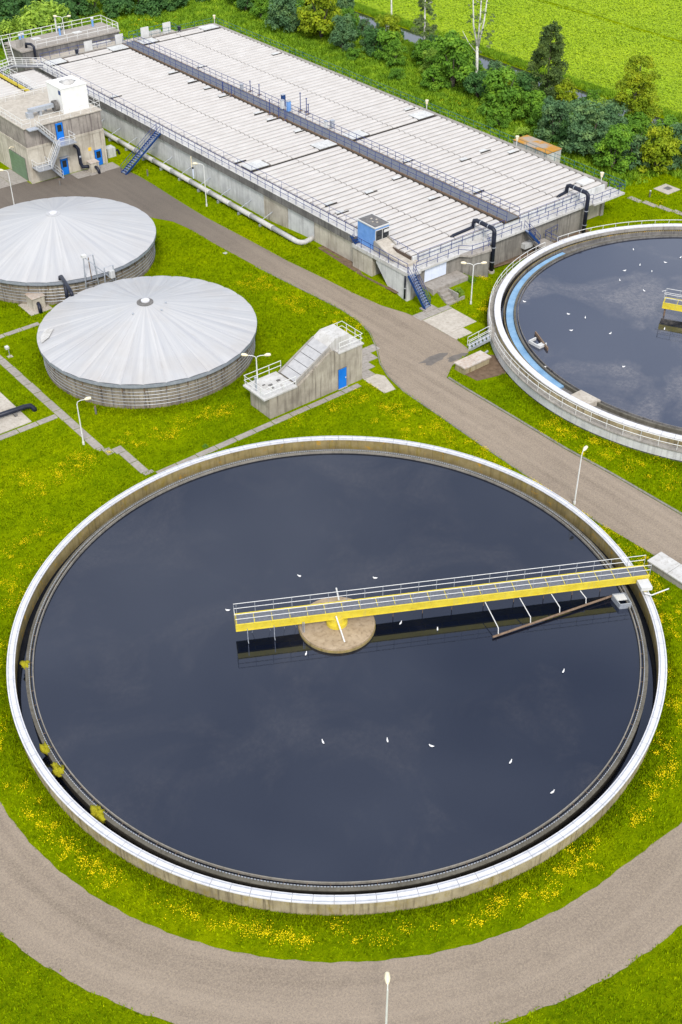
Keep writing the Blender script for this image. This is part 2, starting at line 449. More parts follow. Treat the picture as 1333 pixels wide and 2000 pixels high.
def stairs(name, p0, p1, width, n, mat, label, rail=True, group=None, rmat=None, cat='stairs'):
    """straight flight from foot p0 to head p1"""
    p0, p1 = Vector(p0), Vector(p1)
    root = thing(name, p0, label, cat, group)
    d = Vector((p1.x - p0.x, p1.y - p0.y, 0)); run = d.length; d.normalize(); side = Vector((-d.y, d.x, 0))
    for sg in (-1, 1):
        o = side * (sg * width / 2)
        MB().beam(p0 + o, p1 + o, .06, .26).build('stringer', mat, root)
    tm = None
    for i in range(n):
        c = p0.lerp(p1, (i + .6) / n)
        if tm is None:
            b = MB().beam(side * (-width / 2 + .03), side * (width / 2 - .03), .26, .05)
            tm = bpy.data.meshes.new('tread'); tm.from_pydata(b.v, [], b.f); tm.materials.append(MAT['tread_grey' if mat == 'blue_paint' else mat])
        inst(tm, 'tread', c, root)
    if rail:
        for sg in (-1, 1):
            o = side * (sg * width / 2)
            railing(root, [p0 + o, p1 + o], rmat or mat, 1.0, (1.0, .55), 1.3, .028)
    return root
def circle_pts(c, r, z, n, a0=0, a1=2 * math.pi, end=True):
    k = n + 1 if end else n
    return [(c[0] + r * math.cos(a0 + (a1 - a0) * i / n), c[1] + r * math.sin(a0 + (a1 - a0) * i / n), z) for i in range(k)]

CA = (38.34, 48.4)      # front settling tank
CC = (94.72, 57.4)      # right settling tank
T1 = (48.85, 91.1)      # front domed tank
T2 = (51.6, 114.8)      # rear domed tank

# ------------------------------------------------------------------ ground
def smooth(a, b, x):
    t = np.clip((x - a) / (b - a), 0, 1); return t * t * (3 - 2 * t)
def ground_h(s, t):
    s = np.asarray(s, float); t = np.asarray(t, float)
    h = np.zeros(np.broadcast(s, t).shape)
    # bank rising against the near wall of the long basin and round its corner
    h = h + .62 * smooth(73.2, 75.6, s) * (1 - smooth(100, 110, t)) * smooth(83, 86, t) * (1 - smooth(76, 84, s))
    h = h + 1.15 * smooth(79.4, 82.2, t) * smooth(76.4, 78.0, s) * (1 - smooth(82.4, 86.5, s)) * (1 - smooth(83, 90, t))
    # ditch
    h = h - 1.0 * smooth(134.6, 136.2, s) * (1 - smooth(139.0, 140.6, s)) * smooth(30, 40, t)
    # far edge of the verge, slightly rolling
    h = h + .5 * smooth(110, 120, s) * (1 - smooth(130, 134.5, s)) * smooth(88, 96, t)
    return h
gx = np.concatenate([[-3000, -1000, -300, -80, -30], np.arange(-10, 60, 2.0), np.arange(60, 90, .6), np.arange(90, 132, 1.5), np.arange(132, 143, .4), np.arange(144, 220, 4), [260, 400, 900, 3000]])
gy = np.concatenate([[-3000, -1000, -300, -80, -20], np.arange(0, 74, 2.0), np.arange(74, 112, .6), np.arange(112, 240, 2.0), [300, 500, 1000, 3500]])
GX, GY = np.meshgrid(gx, gy); GZ = ground_h(GX, GY)
gv = np.stack([GX.ravel(), GY.ravel(), GZ.ravel()], 1)
nx = len(gx); ii, jj = np.meshgrid(np.arange(nx - 1), np.arange(len(gy) - 1))
b0 = (jj * nx + ii).ravel(); gf = np.stack([b0, b0 + 1, b0 + nx + 1, b0 + nx], 1)
ground = bpy.data.objects.new('ground', rawmesh('ground', gv, gf, 'grass', True)); COL.objects.link(ground); struct(ground)

fld = rawmesh('field', [(142.3, -200, .03), (900, -200, .03), (900, 900, .03), (142.3, 900, .03)], [(0, 1, 2, 3)], 'crop')
fo = bpy.data.objects.new('field', fld); COL.objects.link(fo); struct(fo)
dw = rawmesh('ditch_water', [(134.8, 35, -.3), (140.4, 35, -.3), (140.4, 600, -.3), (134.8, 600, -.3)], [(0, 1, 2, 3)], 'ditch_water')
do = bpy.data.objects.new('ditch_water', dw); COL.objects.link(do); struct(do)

# ------------------------------------------------------------------ roads
rm = MB()
def strip(left, right, z):
    v = [(x, y, z) for x, y in left] + [(x, y, z) for x, y in right]; n = len(left)
    rm.add(v, [(i, i + 1, n + i + 1, n + i) for i in range(n - 1)])
tang = Vector((math.cos(R(-2)), math.sin(R(-2)))); outw = Vector((math.cos(R(-92)), math.sin(R(-92))))
def road_edge(r0, r1, wob, ph):
    pts = []
    for i, a in enumerate(np.linspace(R(-212), R(-92), 110)):
        r = r0 + (r1 - r0) * i / 109 + wob * math.sin(i * 1.7 + ph) * math.sin(i * .6 + ph)
        pts.append((CA[0] + r * math.cos(a), CA[1] + r * math.sin(a)))
    for i in range(1, 60):       # then straight on to the service road
        r = r1 + wob * math.sin(i * 1.9 + ph) * math.sin(i * .7); p = outw * r + tang * (i * .6)
        pts.append((CA[0] + p.x, CA[1] + p.y))
    return pts
inn = road_edge(25.85, 26.15, .06, 0); out = road_edge(30.72, 30.85, .08, 1)
strip(inn, out, .014)
struct(rm.build('ring_road', 'asphalt_ring'), 'curved gritty asphalt road round the front tank'); rm = MB()
# straight service road, bending past the small inlet house and up along the basin
Lr = [(62.9, 20), (63.0, 30), (63.05, 39.9), (62.86, 45), (62.86, 49), (62.95, 52.5), (63.1, 58.3), (63.35, 63.2), (63.5, 66.9), (63.6, 69.7), (64.2, 72.7), (65.15, 75), (66.8, 77.5), (68.2, 80.2), (68.9, 83), (69.0, 85.8), (68.7, 89.7), (68.25, 94.6), (67.8, 99.7), (67.4, 107.1), (67.3, 112.8), (66.9, 115.5), (65.2, 118.6), (62.5, 122.0), (60.2, 124.6), (55, 127.2), (48, 128.2), (36, 128.6), (20, 129)]
Rr = [(68.75, 20), (68.75, 30), (68.75, 41.3), (68.6, 48.4), (68.3, 53.8), (68.3, 60.3), (68.25, 66.5), (68.3, 69.0), (70.2, 70.3), (73.6, 71.3), (74.0, 73.65), (73.95, 76.3), (74.1, 78.8), (73.7, 81), (72.75, 83.9), (72.2, 88), (71.9, 92.2), (71.3, 98.5), (71.0, 106.3), (70.6, 114), (70.7, 120.6), (70.9, 126.4), (70.9, 130.0), (70.6, 132.6), (70.3, 135.9), (59.0, 136.2), (58.9, 137.5), (50, 138), (20, 138)]
strip(Lr, Rr, .018)
road = rm.build('road', 'asphalt'); struct(road, 'worn asphalt service road passing between the tanks and basin')
pm = MB()
def blob(cx, cy, rx, ry, z, n=40, sd=0):
    pm.add([(cx + rx * math.cos(a) * (1 + .25 * math.sin(3 * a + sd) + .12 * math.sin(7 * a + sd * 2)), cy + ry * math.sin(a) * (1 + .25 * math.sin(2 * a + sd) + .1 * math.sin(5 * a)), z) for a in np.linspace(0, 2 * math.pi, n, False)], [tuple(range(n))])
blob(69.6, 72.3, 1.5, .75, .024, sd=1.0); blob(71.6, 71.2, 1.2, .5, .0245, sd=2.2)
struct(pm.build('puddle', 'asphalt_wet'), 'dark wet patch on the road beside the concrete valve box')

# kerbs
kb = MB()
def kerb(pts, w=.2, z=.08):
    for p, q in zip(pts, pts[1:]): kb.beam((p[0], p[1], z - .06), (q[0], q[1], z - .06), w, .13)
kerb([(68.9, 25), (68.9, 41.3), (68.75, 48.4), (68.45, 53.8), (68.45, 60.3), (68.4, 66.5), (68.45, 68.9)])
kerb([(62.8, 44), (62.75, 49), (62.85, 52.5), (63.0, 58.3), (63.25, 63.2), (63.4, 66.9), (63.5, 69.7), (64.1, 72.75), (65.05, 75.05), (66.7, 77.55), (68.1, 80.25), (68.8, 83), (68.9, 85.8), (68.6, 89.7), (68.15, 94.6), (67.7, 99.7)], .1, .05)
struct(kb.build('kerb', 'concrete_front'))

# ------------------------------------------------------------------ paving: every slab on its own
def slab_path(name, rects, mat, z=.035, label=None):
    root = bpy.data.objects.new(name, None); COL.objects.link(root)
    root.location = (rects[0][0], rects[0][2], 0); struct(root, label)
    for x0, x1, y0, y1 in rects:
        dz = random.uniform(-.008, .012)
        MB().box(x0, x1, y0, y1, -.05, z + dz).build('paving_slab', mat, root)
    return root
g = .045
slab_path('footpath', [(36.15 + random.uniform(-.03, .03), 36.95 + random.uniform(-.03, .03), y + g, y + 1.93 - g) for y in np.arange(79.8, 108, 1.93)], 'paving_grey', label='slab footpath running past the front domed tank')
slab_path('footpath', [(x + g, x + 1.95 - g, 86.35, 87.05) for x in np.arange(20.5, 35.5, 1.95)], 'paving_grey', label='short row of slabs joining the footpath from the left')
slab_path('footpath', [(38.5 + x * 2.05 + g, 38.5 + (x + 1) * 2.05 - g, 72.95 + random.uniform(-.04, .04), 73.6 + random.uniform(-.04, .04)) for x in range(11)], 'paving_grey', label='row of slabs along the foot of the sloped inlet house')
slab_path('footpath', [(37.45, 38.2, y + g, y + 1.9 - g) for y in (74.1, 76.0)] + [(37.3, 38.2, 77.95, 78.9), (36.6, 37.25, 78.3, 79.3), (36.25, 36.9, 79.33, 79.78), (37.55, 38.45, 73.66, 74.08)], 'paving_grey', label='bent end of the slab path beside the round tank')
slab_path('footpath', [(x + g, x + 1.98 - g, 102.95, 103.6) for x in np.arange(37.0, 42.9, 1.98)], 'paving_grey', label='row of slabs leading to the front domed tank')
slab_path('paved_area', [(64.3, 66.9, 77.2, 78.3), (63.2, 65.6, 76.0, 77.15), (62.4, 64.3, 74.9, 75.95), (61.95, 63.4, 73.8, 74.85)], 'paving_grey', label='stepped paving between the inlet house and the road')
sp = MB().prism([(61.9, 70.7), (63.15, 70.55), (63.9, 73.0), (63.5, 73.75), (61.9, 73.75)], -.05, .045).build('concrete_pad', 'paving_pale'); struct(sp, 'pale wedge shaped concrete pad beside the road')
slab_path('paved_area', [(74.0, 78.15, 75.1, 78.75), (74.0, 76.2, 73.7, 75.06)], 'paving_pale', .04, label='pale concrete pads at the foot of the blue stairs')
slab_path('paved_area', [(73.8, 75.2, 78.85, 80.2), (75.25, 76.8, 78.85, 80.2), (76.85, 78.2, 78.85, 79.9)], 'paving_grey', label='grey slabs round the foot of the blue stairs')
slab_path('paved_area', [(27, 33.85, 87.3, 93.7)], 'paving_pale', .05, label='large concrete pad carrying the black pipe at left')
slab_path('paved_area', [(57.0, 59.1, 137.5, 142.5), (54.8, 56.95, 137.5, 142.5), (52, 54.75, 137.5, 143)], 'paving_grey', .04, label='stained concrete apron before the green garage door')
slab_path('paved_area', [(64.4, 70.6, 134.0, 136.1)], 'paving_grey', .03, label='strip of paving along the foot of the pump house')
slab_path('footpath', [(114.2 + i * .35, 115.0 + i * .35, 85.8 - (i + 1) * 2.0 + g, 85.8 - i * 2.0 - g) for i in range(6)], 'paving_grey', label='narrow slab path on the grass behind the right tank')
ms = MB().box(118.9, 121.3, 83.2, 85.5, -.05, .06).build('manhole_slab', 'paving_pale')
tag(ms, 'square concrete manhole slab on the grass behind the long basin', 'manhole')
mc = MB().box(119.9, 120.8, 84.0, 84.8, .06, .085).build('manhole_cover', 'concrete_dark', ms)

# ------------------------------------------------------------------ round settling tanks
def ring_part(c, r0, r1, z0, z1, name, mat, parent, n=160, a0=0.0, a1=2 * math.pi, smooth=False):
    return MB().ring(c, [(r0, z0), (r1, z0), (r1, z1), (r0, z1)], n, a0, a1).build(name, mat, parent, smooth)
def arc_inst(c, mb, name, mat, parent, count, z0=0, skip=None):
    """one piece modelled about the tank axis, copied round it"""
    v = np.array(mb.v); me = bpy.data.meshes.new(name); me.from_pydata(v.tolist(), [], mb.f); me.materials.append(MAT[mat])
    for i in range(count):
        if skip and skip(i): continue
        inst(me, name, (c[0], c[1], z0), parent, rotz=2 * math.pi * i / count)
def notch_ring(c, r, z0, z1, n, name, mat, parent, a0=0, a1=2 * math.pi):
    m = MB()
    for i in range(n):
        a = a0 + (a1 - a0) * i / n; b = a0 + (a1 - a0) * (i + .62) / n
        v = [(c[0] + rr * math.cos(x), c[1] + rr * math.sin(x), z) for z in (z0, z1) for x in (a, b) for rr in (r - .02, r + .02)]
        m.add(v, [(0, 2, 3, 1), (4, 5, 7, 6), (0, 1, 5, 4), (2, 6, 7, 3), (0, 4, 6, 2), (1, 3, 7, 5)])
    return m.build(name, mat, parent)

ta = thing('settling_tank', (CA[0], CA[1], 0), 'large round concrete settling tank with white rim in the foreground', 'tank')
ring_part(CA, 22.96, 23.15, -.3, 1.24, 'outer_wall', 'concrete_mossy', ta, smooth=False)
ring_part(CA, 22.74, 22.95, -.3, 1.235, 'inner_wall', 'concrete_inner', ta)
cap = MB()
cap.ring((0, 0), [(22.68, 1.24), (23.24, 1.24), (23.24, 1.33), (22.68, 1.33)], 3, 0, R(3) - .0012)
arc_inst(CA, cap, 'cap_slab', 'cap_white', ta, 120)
for rr in (22.79, 23.13):
    ring_part(CA, rr - .025, rr + .025, 1.332, 1.36, 'track_rail', 'galvanised', ta, 200)
ring_part(CA, 21.72, 22.04, -.3, .7, 'weir_wall', 'near_black', ta)  # wall coloured near black to paint the shade down in the channel
ring_part(CA, 21.74, 22.06, .702, .76, 'weir_crest', 'weir_stone', ta)
stuff(notch_ring(CA, 21.8, .762, .83, 700, 'notched_weir', 'galvanised', ta))
MB().ring(CA, [(21.5, .5), (21.57, .5), (21.57, .86), (21.5, .86)], 200).build('scum_baffle', 'weir_edge', ta)
bm_ = MB()
for i in range(100):
    a = 2 * math.pi * i / 100; ca, sa = math.cos(a), math.sin(a)
    bm_.beam((CA[0] + 21.53 * ca, CA[1] + 21.53 * sa, .79), (CA[0] + 21.82 * ca, CA[1] + 21.82 * sa, .79), .02, .03)
stuff(bm_.build('baffle_bracket', 'rust_brown', ta))
MB().ring(CA, [(2.2, -.3), (2.8, -.3), (2.8, .86), (2.2, .86)], 64).build('pier_skirt', 'concrete_inner', ta)
MB().cyl(CA, 2.74, .865, 1.02, 72).build('central_pier', 'pier_top', ta)
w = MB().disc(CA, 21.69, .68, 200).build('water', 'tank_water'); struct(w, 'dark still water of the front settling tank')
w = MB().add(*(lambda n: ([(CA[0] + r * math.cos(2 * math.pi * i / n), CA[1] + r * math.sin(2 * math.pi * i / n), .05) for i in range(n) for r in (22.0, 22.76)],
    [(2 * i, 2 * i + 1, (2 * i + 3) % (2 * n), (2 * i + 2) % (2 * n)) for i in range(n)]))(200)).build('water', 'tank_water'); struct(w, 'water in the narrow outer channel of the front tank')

tb = thing('settling_tank', (CC[0], CC[1], 0), 'round settling tank at right with railed outer walkway', 'tank')
ring_part(CC, 22.5, 23.1, .2, 1.08, 'walkway_wall', 'concrete_pale', tb)
ring_part(CC, 22.5, 22.98, -.3, .195, 'shadow_ring', 'concrete_dark', tb)  # dark ring painted as the soil shadow under the walkway
ring_part(CC, 22.42, 23.2, 1.085, 1.2, 'walkway', 'concrete_grey', tb)
ring_part(CC, 22.2, 22.48, -.3, 1.9, 'outer_wall', 'concrete_mossy', tb)
ring_part(CC, 21.98, 22.195, 1.5, 1.895, 'inner_wall', 'concrete_grey', tb)
ring_part(CC, 21.975, 22.195, -.3, 1.495, 'inner_wall_lower', 'near_black', tb)  # lower part of the inner wall, coloured near black
cap = MB(); cap.ring((0, 0), [(21.93, 1.9), (22.55, 1.9), (22.55, 2.0), (21.93, 2.0)], 3, 0, R(3) - .0012)
arc_inst(CC, cap, 'cap_slab', 'cap_white', tb, 120)
ring_part(CC, 20.34, 20.56, -.3, 1.56, 'weir_wall', 'weir_stone', tb)
ring_part(CC, 20.58, 21.3, -.3, 1.36, 'launder_floor', 'launder_blue', tb, 80, R(90), R(174))
ring_part(CC, 21.302, 21.488, -.3, 1.3, 'launder_edge', 'near_black', tb, 80, R(90), R(174))
ring_part(CC, 20.58, 21.48, -.3, 1.22, 'launder_floor', 'concrete_dark', tb, 160, R(174.2), R(449.8))
ring_part(CC, 21.49, 21.6, -.3, 1.52, 'launder_wall', 'concrete_dark', tb)
stuff(notch_ring(CC, 21.545, 1.525, 1.64, 620, 'notched_weir', 'concrete_inner', tb))
MB().ring(CC, [(20.1, 1.2), (20.16, 1.2), (20.16, 1.62), (20.1, 1.62)], 200).build('scum_baffle', 'concrete_dark', tb)
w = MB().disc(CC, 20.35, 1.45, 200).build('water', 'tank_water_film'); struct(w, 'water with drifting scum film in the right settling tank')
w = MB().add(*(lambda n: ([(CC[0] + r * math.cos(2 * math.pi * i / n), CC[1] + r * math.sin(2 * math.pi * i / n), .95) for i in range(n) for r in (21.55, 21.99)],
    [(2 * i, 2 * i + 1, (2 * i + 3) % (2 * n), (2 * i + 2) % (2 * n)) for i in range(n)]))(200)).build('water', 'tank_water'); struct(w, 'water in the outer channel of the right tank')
def arcp(a, b, n=40): return circle_pts(CC, 23.08, 1.2, n, R(a), R(b))
railing(tb, arcp(148, 300, 90), 'white_rail', 1.0, (1.0, .5), 1.6, .032, pr=.026)
railing(tb, arcp(92.5, 143.5, 36), 'white_rail', 1.0, (1.0, .5), 1.6, .032, pr=.026)
railing(tb, arcp(-40, 87.5, 76), 'white_rail', 1.0, (1.0, .5), 1.6, .032, pr=.026)
MB().box(76.0, 77.2, 69.2, 70.6, -.1, 1.08).build('pillar', 'concrete_pale', tb)
MB().prism([(CC[0] + r * math.cos(R(a)), CC[1] + r * math.sin(R(a))) for r, a in ((20.2, 179), (21.97, 179), (21.97, 184), (20.2, 185.5))], 1.2, 1.72).build('overflow_box', 'paving_pale', tb)
stairs('access_stairs', (73.75, 71.75, 0), (75.45, 70.55, 1.2), .9, 6, 'galvanised', 'short steel stairs up to the walkway of the right tank', rmat='white_rail')

# scum skimmer float near the left side of the right tank
sk = thing('scum_hopper', (77.6, 66.5, 1.45), 'small white scum hopper with brown flap inside the right tank', 'hopper')
hx, hy = .75, -.35
MB().box(76.5 + hx, 77.5 + hx, 65.9 + hy, 66.0 + hy, 1.4, 1.75).box(76.5 + hx, 77.5 + hx, 67.3 + hy, 67.4 + hy, 1.4, 1.75).box(76.5 + hx, 76.6 + hx, 66.02 + hy, 67.28 + hy, 1.4, 1.75).box(76.62 + hx, 77.5 + hx, 66.02 + hy, 66.5 + hy, 1.46, 1.6).build('frame', 'white_paint', sk)
MB().beam((76.9 + hx, 65.2 + hy, 1.55), (78.3 + hx, 68.2 + hy, 1.55), .12, .4).build('flap', 'rust_brown', sk)

# ------------------------------------------------------------------ scraper bridges
def bridge(c, ang, a0, a1, n0, zb, zt, width, label, front):
    d = Vector((math.cos(ang), math.sin(ang), 0)); n = Vector((-d.y, d.x, 0)); C0 = Vector((c[0], c[1], 0))
    P = lambda a, b, z: C0 + d * a + n * (b + n0) + Vector((0, 0, z))
    root = thing('scraper_bridge', P(a0, 0, zb), label, 'bridge')
    hw = width / 2
    for sg in (-1, 1):
        m = MB(); o = sg * hw
        m.beam(P(a0, o, (zb + zt) / 2), P(a1, o, (zb + zt) / 2), .05, zt - zb)
        m.beam(P(a0, o, zt + .015), P(a1, o, zt + .015), .11, .03).beam(P(a0, o, zb - .02), P(a1, o, zb - .02), .15, .035)
        m.build('girder', 'yellow_paint', root)
    for a in (a0 + .025, a1 - .025):
        MB().beam(P(a, -hw + .04, (zb + zt) / 2), P(a, hw - .04, (zb + zt) / 2), .05, zt - zb - .03).build('end_plate', 'yellow_paint', root)
    k = int((a1 - a0) / 1.25); st = (a1 - a0 - .2) / k
    for i in range(k):
        aa = a0 + .1 + i * st
        MB().beam(P(aa + .03, 0, zt + .0), P(aa + st - .03, 0, zt + .0), 2 * hw - .13, .035).build('deck_panel', 'grating', root)
        MB().beam(P(aa, -hw + .07, zt - .03), P(aa, hw - .07, zt - .03), .05, .09).build('cross_beam', 'yellow_paint', root)
    railing(root, [P(a0, -hw, zt + .04), P(a1, -hw, zt + .04)], 'white_rail', .95, (1, .53), 1.3, .024, pm='galvanised', pr=.02)
    railing(root, [P(a0, -hw, zt + .05), P(a0, hw, zt + .05), P(a1, hw, zt + .05)], 'white_rail', .95, (1, .53), 1.3, .024, pm='galvanised', pr=.02)
    return root, P
br, P = bridge(CA, R(-29.0), -7.3, 23.35, .15, 1.8, 2.34, 1.12, 'yellow scraper bridge with white rails spanning the front tank', True)
MB().cyl(CA, .78, 1.02, 1.3, 24).cyl(CA, .6, 1.3, 1.76, 24).build('turntable', 'yellow_paint', br)
MB().tube([P(.2, -2.3, 1.1), P(-.15, -.72, 2.2)], .055, 6).build('strut', 'white_rail', br)
MB().tube([P(.3, .72, 2.4), P(.15, .9, 3.4)], .06, 6).build('strut', 'white_rail', br)
for a in (-6.5, -4.6, -2.55, -2.45):
    MB().tube([P(a, -.72, 2.0), P(a, -.75, .9), P(a + .05, -.95, .3)], .03, 6).build('scraper_rod', 'galvanised', br)
for a in (-5.9, -5.0, -3.9, -3.1):
    MB().tube([P(a, .3, 1.7), P(a + random.uniform(-.3, .3), .2, .5)], .014, 4).build('tie_wire', 'galvanised', br)
def pole_n(a): return -3.3 + (a - 10.8) * (2.65 / 10.0)
for a in (11.2, 13.8, 16.2, 18.4):
    MB().tube([P(a - .35, -.68, 1.75), P(a, pole_n(a) + .15, 1.35), P(a, pole_n(a), .8)], .035, 6).build('scraper_rod', 'white_rail', br)
for a in (4.2, 6.4, 8.6, 11.0, 13.3, 15.6, 17.8, 20.0):
    MB().tube([P(a, .1, 1.72), P(a, .1, .6)], .03, 6).build('scraper_rod', 'rust_brown', br)
MB().tube([P(10.75, -3.35, .82), P(20.9, -.7, .92)], .085, 8).build('skimmer_pole', 'rust_brown', br)
MB().beam(P(22.9, -1.35, 1.6), P(22.9, .75, 1.6), .3, .22).build('end_carriage', 'yellow_paint', br)
MB().beam(P(23.1, -.7, 1.95), P(23.1, -.7, 1.0), .14, .22).build('carriage_leg', 'yellow_paint', br)
MB().beam(P(22.35, -1.2, 2.02), P(23.2, -1.2, 2.02), .95, .3).build('drive_housing', 'white_paint', br)
for b in (-1.0, .6):
    w0, w1 = P(22.9, b - .08, 1.5), P(22.9, b + .08, 1.5)
    MB().tube([w0, w1], .16, 14).build('wheel', 'rust_brown', br)
MB().tube([P(22.6, -1.75, 1.75), P(23.1, -1.95, 1.65), P(24.6, -1.5, 1.65)], .05, 6).build('guide_arm', 'white_rail', br)
sb = MB(); q = [P(20.55, -.85, 0), P(21.5, -.85, 0), P(21.6, -2.0, 0), P(20.75, -2.0, 0)]
for i in range(4):
    a_, b_ = q[i], q[(i + 1) % 4]; sb.beam(a_ + Vector((0, 0, .9)), b_ + Vector((0, 0, .9)), .06, .5)
sb.build('scum_box', 'galvanised', br)
MB().prism([(v.x, v.y) for v in (P(20.6, -.9, 0), P(21.45, -.9, 0), P(21.5, -1.5, 0), P(20.7, -1.5, 0))], 1.02, 1.1).build('scum_box_lid', 'white_paint', br)
bc, P = bridge(CC, R(-60.9), -5.9, 22.6, .25, 2.4, 2.95, 1.2, 'yellow scraper bridge over the right tank cut by the frame', False)
MB().tube([P(-5.6, -.3, 2.4), P(-5.6, -.35, 1.2)], .09, 8).build('scraper_rod', 'rust_brown', bc)
MB().tube([P(-6.3, .5, 3.6), P(-5.9, .6, 3.75)], .03, 5).build('rail_stub', 'white_rail', bc)

# white topped concrete chamber at the outer end of the front bridge
tc_ = thing('concrete_chamber', (62.3, 36, 0), 'long pale concrete chamber beside the front tank bridge end', 'chamber')
MB().box(61.55, 63.0, 33.2, 38.9, -.1, .6).build('wall', 'concrete_grey', tc_)
for y in (33.15, 35.1, 37.05):
    MB().box(61.45, 63.1, y + .02, y + 1.93, .605, .72).build('cover_slab', 'deck_white', tc_)
vb = thing('concrete_chamber', (71.6, 69, 0), 'low valve box with two rust stained pale lids by the road', 'chamber')
MB().box(69.98, 73.3, 68.32, 69.6, -.1, .68).build('wall', 'concrete_mossy', vb)
MB().box(69.88, 71.62, 68.2, 69.72, .685, .82).build('lid', 'box_lid', vb)
MB().box(71.65, 73.42, 68.2, 69.72, .685, .82).build('lid', 'box_lid', vb)
MB().tube([(73.3, 69.3, .45), (74.3, 69.6, .45)], .12, 8).build('pipe_stub', 'galvanised', vb)
struct(MB().prism([(70.2, 66.8), (73.4, 65.9), (75.2, 66.6), (75.6, 68.5), (73.6, 70.3), (70.0, 69.8)], -.05, .02).build('bare_ground', 'soil'), 'bare damp earth round the valve box')

# gulls resting on the water
gm = MB()
def ell(m, c, r, n=8, k=5):
    v = []; f = []
    for i in range(k + 1):
        ph = math.pi * i / k
        for j in range(n): v.append((c[0] + r[0] * math.cos(ph), c[1] + r[1] * math.sin(ph) * math.cos(2 * math.pi * j / n), c[2] + r[2] * math.sin(ph) * math.sin(2 * math.pi * j / n)))
    for i in range(k):
        for j in range(n): f.append((i * n + j, i * n + (j + 1) % n, (i + 1) * n + (j + 1) % n, (i + 1) * n + j))
    m.add(v, f)
ell(gm, (0, 0, .06), (.2, .085, .09)); ell(gm, (.17, 0, .19), (.055, .045, .05)); gm.tube([(.13, 0, .08), (.17, 0, .17)], .04, 6)
gm.add([(-.16, .06, .09), (-.16, -.06, .09), (-.27, -.03, .11), (-.27, .03, .11)], [(0, 1, 2, 3)]); gm.tube([(.22, 0, .19), (.275, 0, .175)], .012, 4)
gme = bpy.data.meshes.new('gull'); gme.from_pydata(gm.v, [], gm.f); gme.materials.append(MAT['gull_white']); gme.shade_smooth()
GA = [(39.51, 54.43), (43.83, 50.63), (33.12, 54.72), (34.87, 47.54), (43.75, 43.55), (42.1, 45.7), (47.7, 34.98), (30.84, 40.48), (34.19, 37.94), (36.1, 35.79), (39.16, 31.63), (39.48, 28.29)]
GC = [(101.11, 73.98), (98.73, 71.06), (101.37, 69.72), (103.64, 69.45), (96.41, 71.25), (98.56, 69.28), (94.29, 70.09), (94.45, 66.92), (82.99, 73.16), (84.56, 68.51), (85.33, 66.92), (82.29, 66.06), (84.85, 63.2), (81.01, 58.21), (75.29, 62.86), (89.72, 60.4)]
for pts, z, lab, grp in ((GA, .66, 'white gull floating on the dark water of the front tank', 'gulls on the front tank'), (GC, 1.43, 'white gull floating on the water of the right tank', 'gulls on the right tank')):
    for x, y in pts:
        o = inst(gme, 'gull', (x, y, z), None, random.uniform(0, 6.28), (.72, .72, .72)); tag(o, lab, 'gull', grp)

# moss cushions growing in the front tank's channel
def lump(c, r, seed, n=14, k=9):
    rs = np.random.default_rng(seed); v = []; f = []
    for i in range(k + 1):
        ph = math.pi * i / k
        for j in range(n):
            q = 1 + .28 * rs.standard_normal()
            v.append((c[0] + r[0] * q * math.sin(ph) * math.cos(2 * math.pi * j / n), c[1] + r[1] * q * math.sin(ph) * math.sin(2 * math.pi * j / n), c[2] + r[2] * q * math.cos(ph)))
    for i in range(k):
        for j in range(n): f.append((i * n + j, i * n + (j + 1) % n, (i + 1) * n + (j + 1) % n, (i + 1) * n + j))
    return MB().add(v, f)
for i, ((x, y), rr, lb) in enumerate((((19.05, 59.0), (.28, .32, .25), 'small yellow green moss cushion highest on the tank weir'), ((16.7, 51.3), (.3, .42, .3), 'oval moss cushion on the weir above two others'),
        ((16.5, 49.25), (.32, .6, .3), 'long moss cushion on the weir below the oval one'), ((16.95, 44.75), (.42, .6, .32), 'widest moss cushion on the weir lowest in the channel'))):
    dx, dy = x - CA[0], y - CA[1]; rr0 = math.hypot(dx, dy); x, y = CA[0] + dx / rr0 * 22.05, CA[1] + dy / rr0 * 22.05
    tag(lump((x, y, .7), rr, i).build('moss_cushion', 'moss', None, True), lb, 'moss')

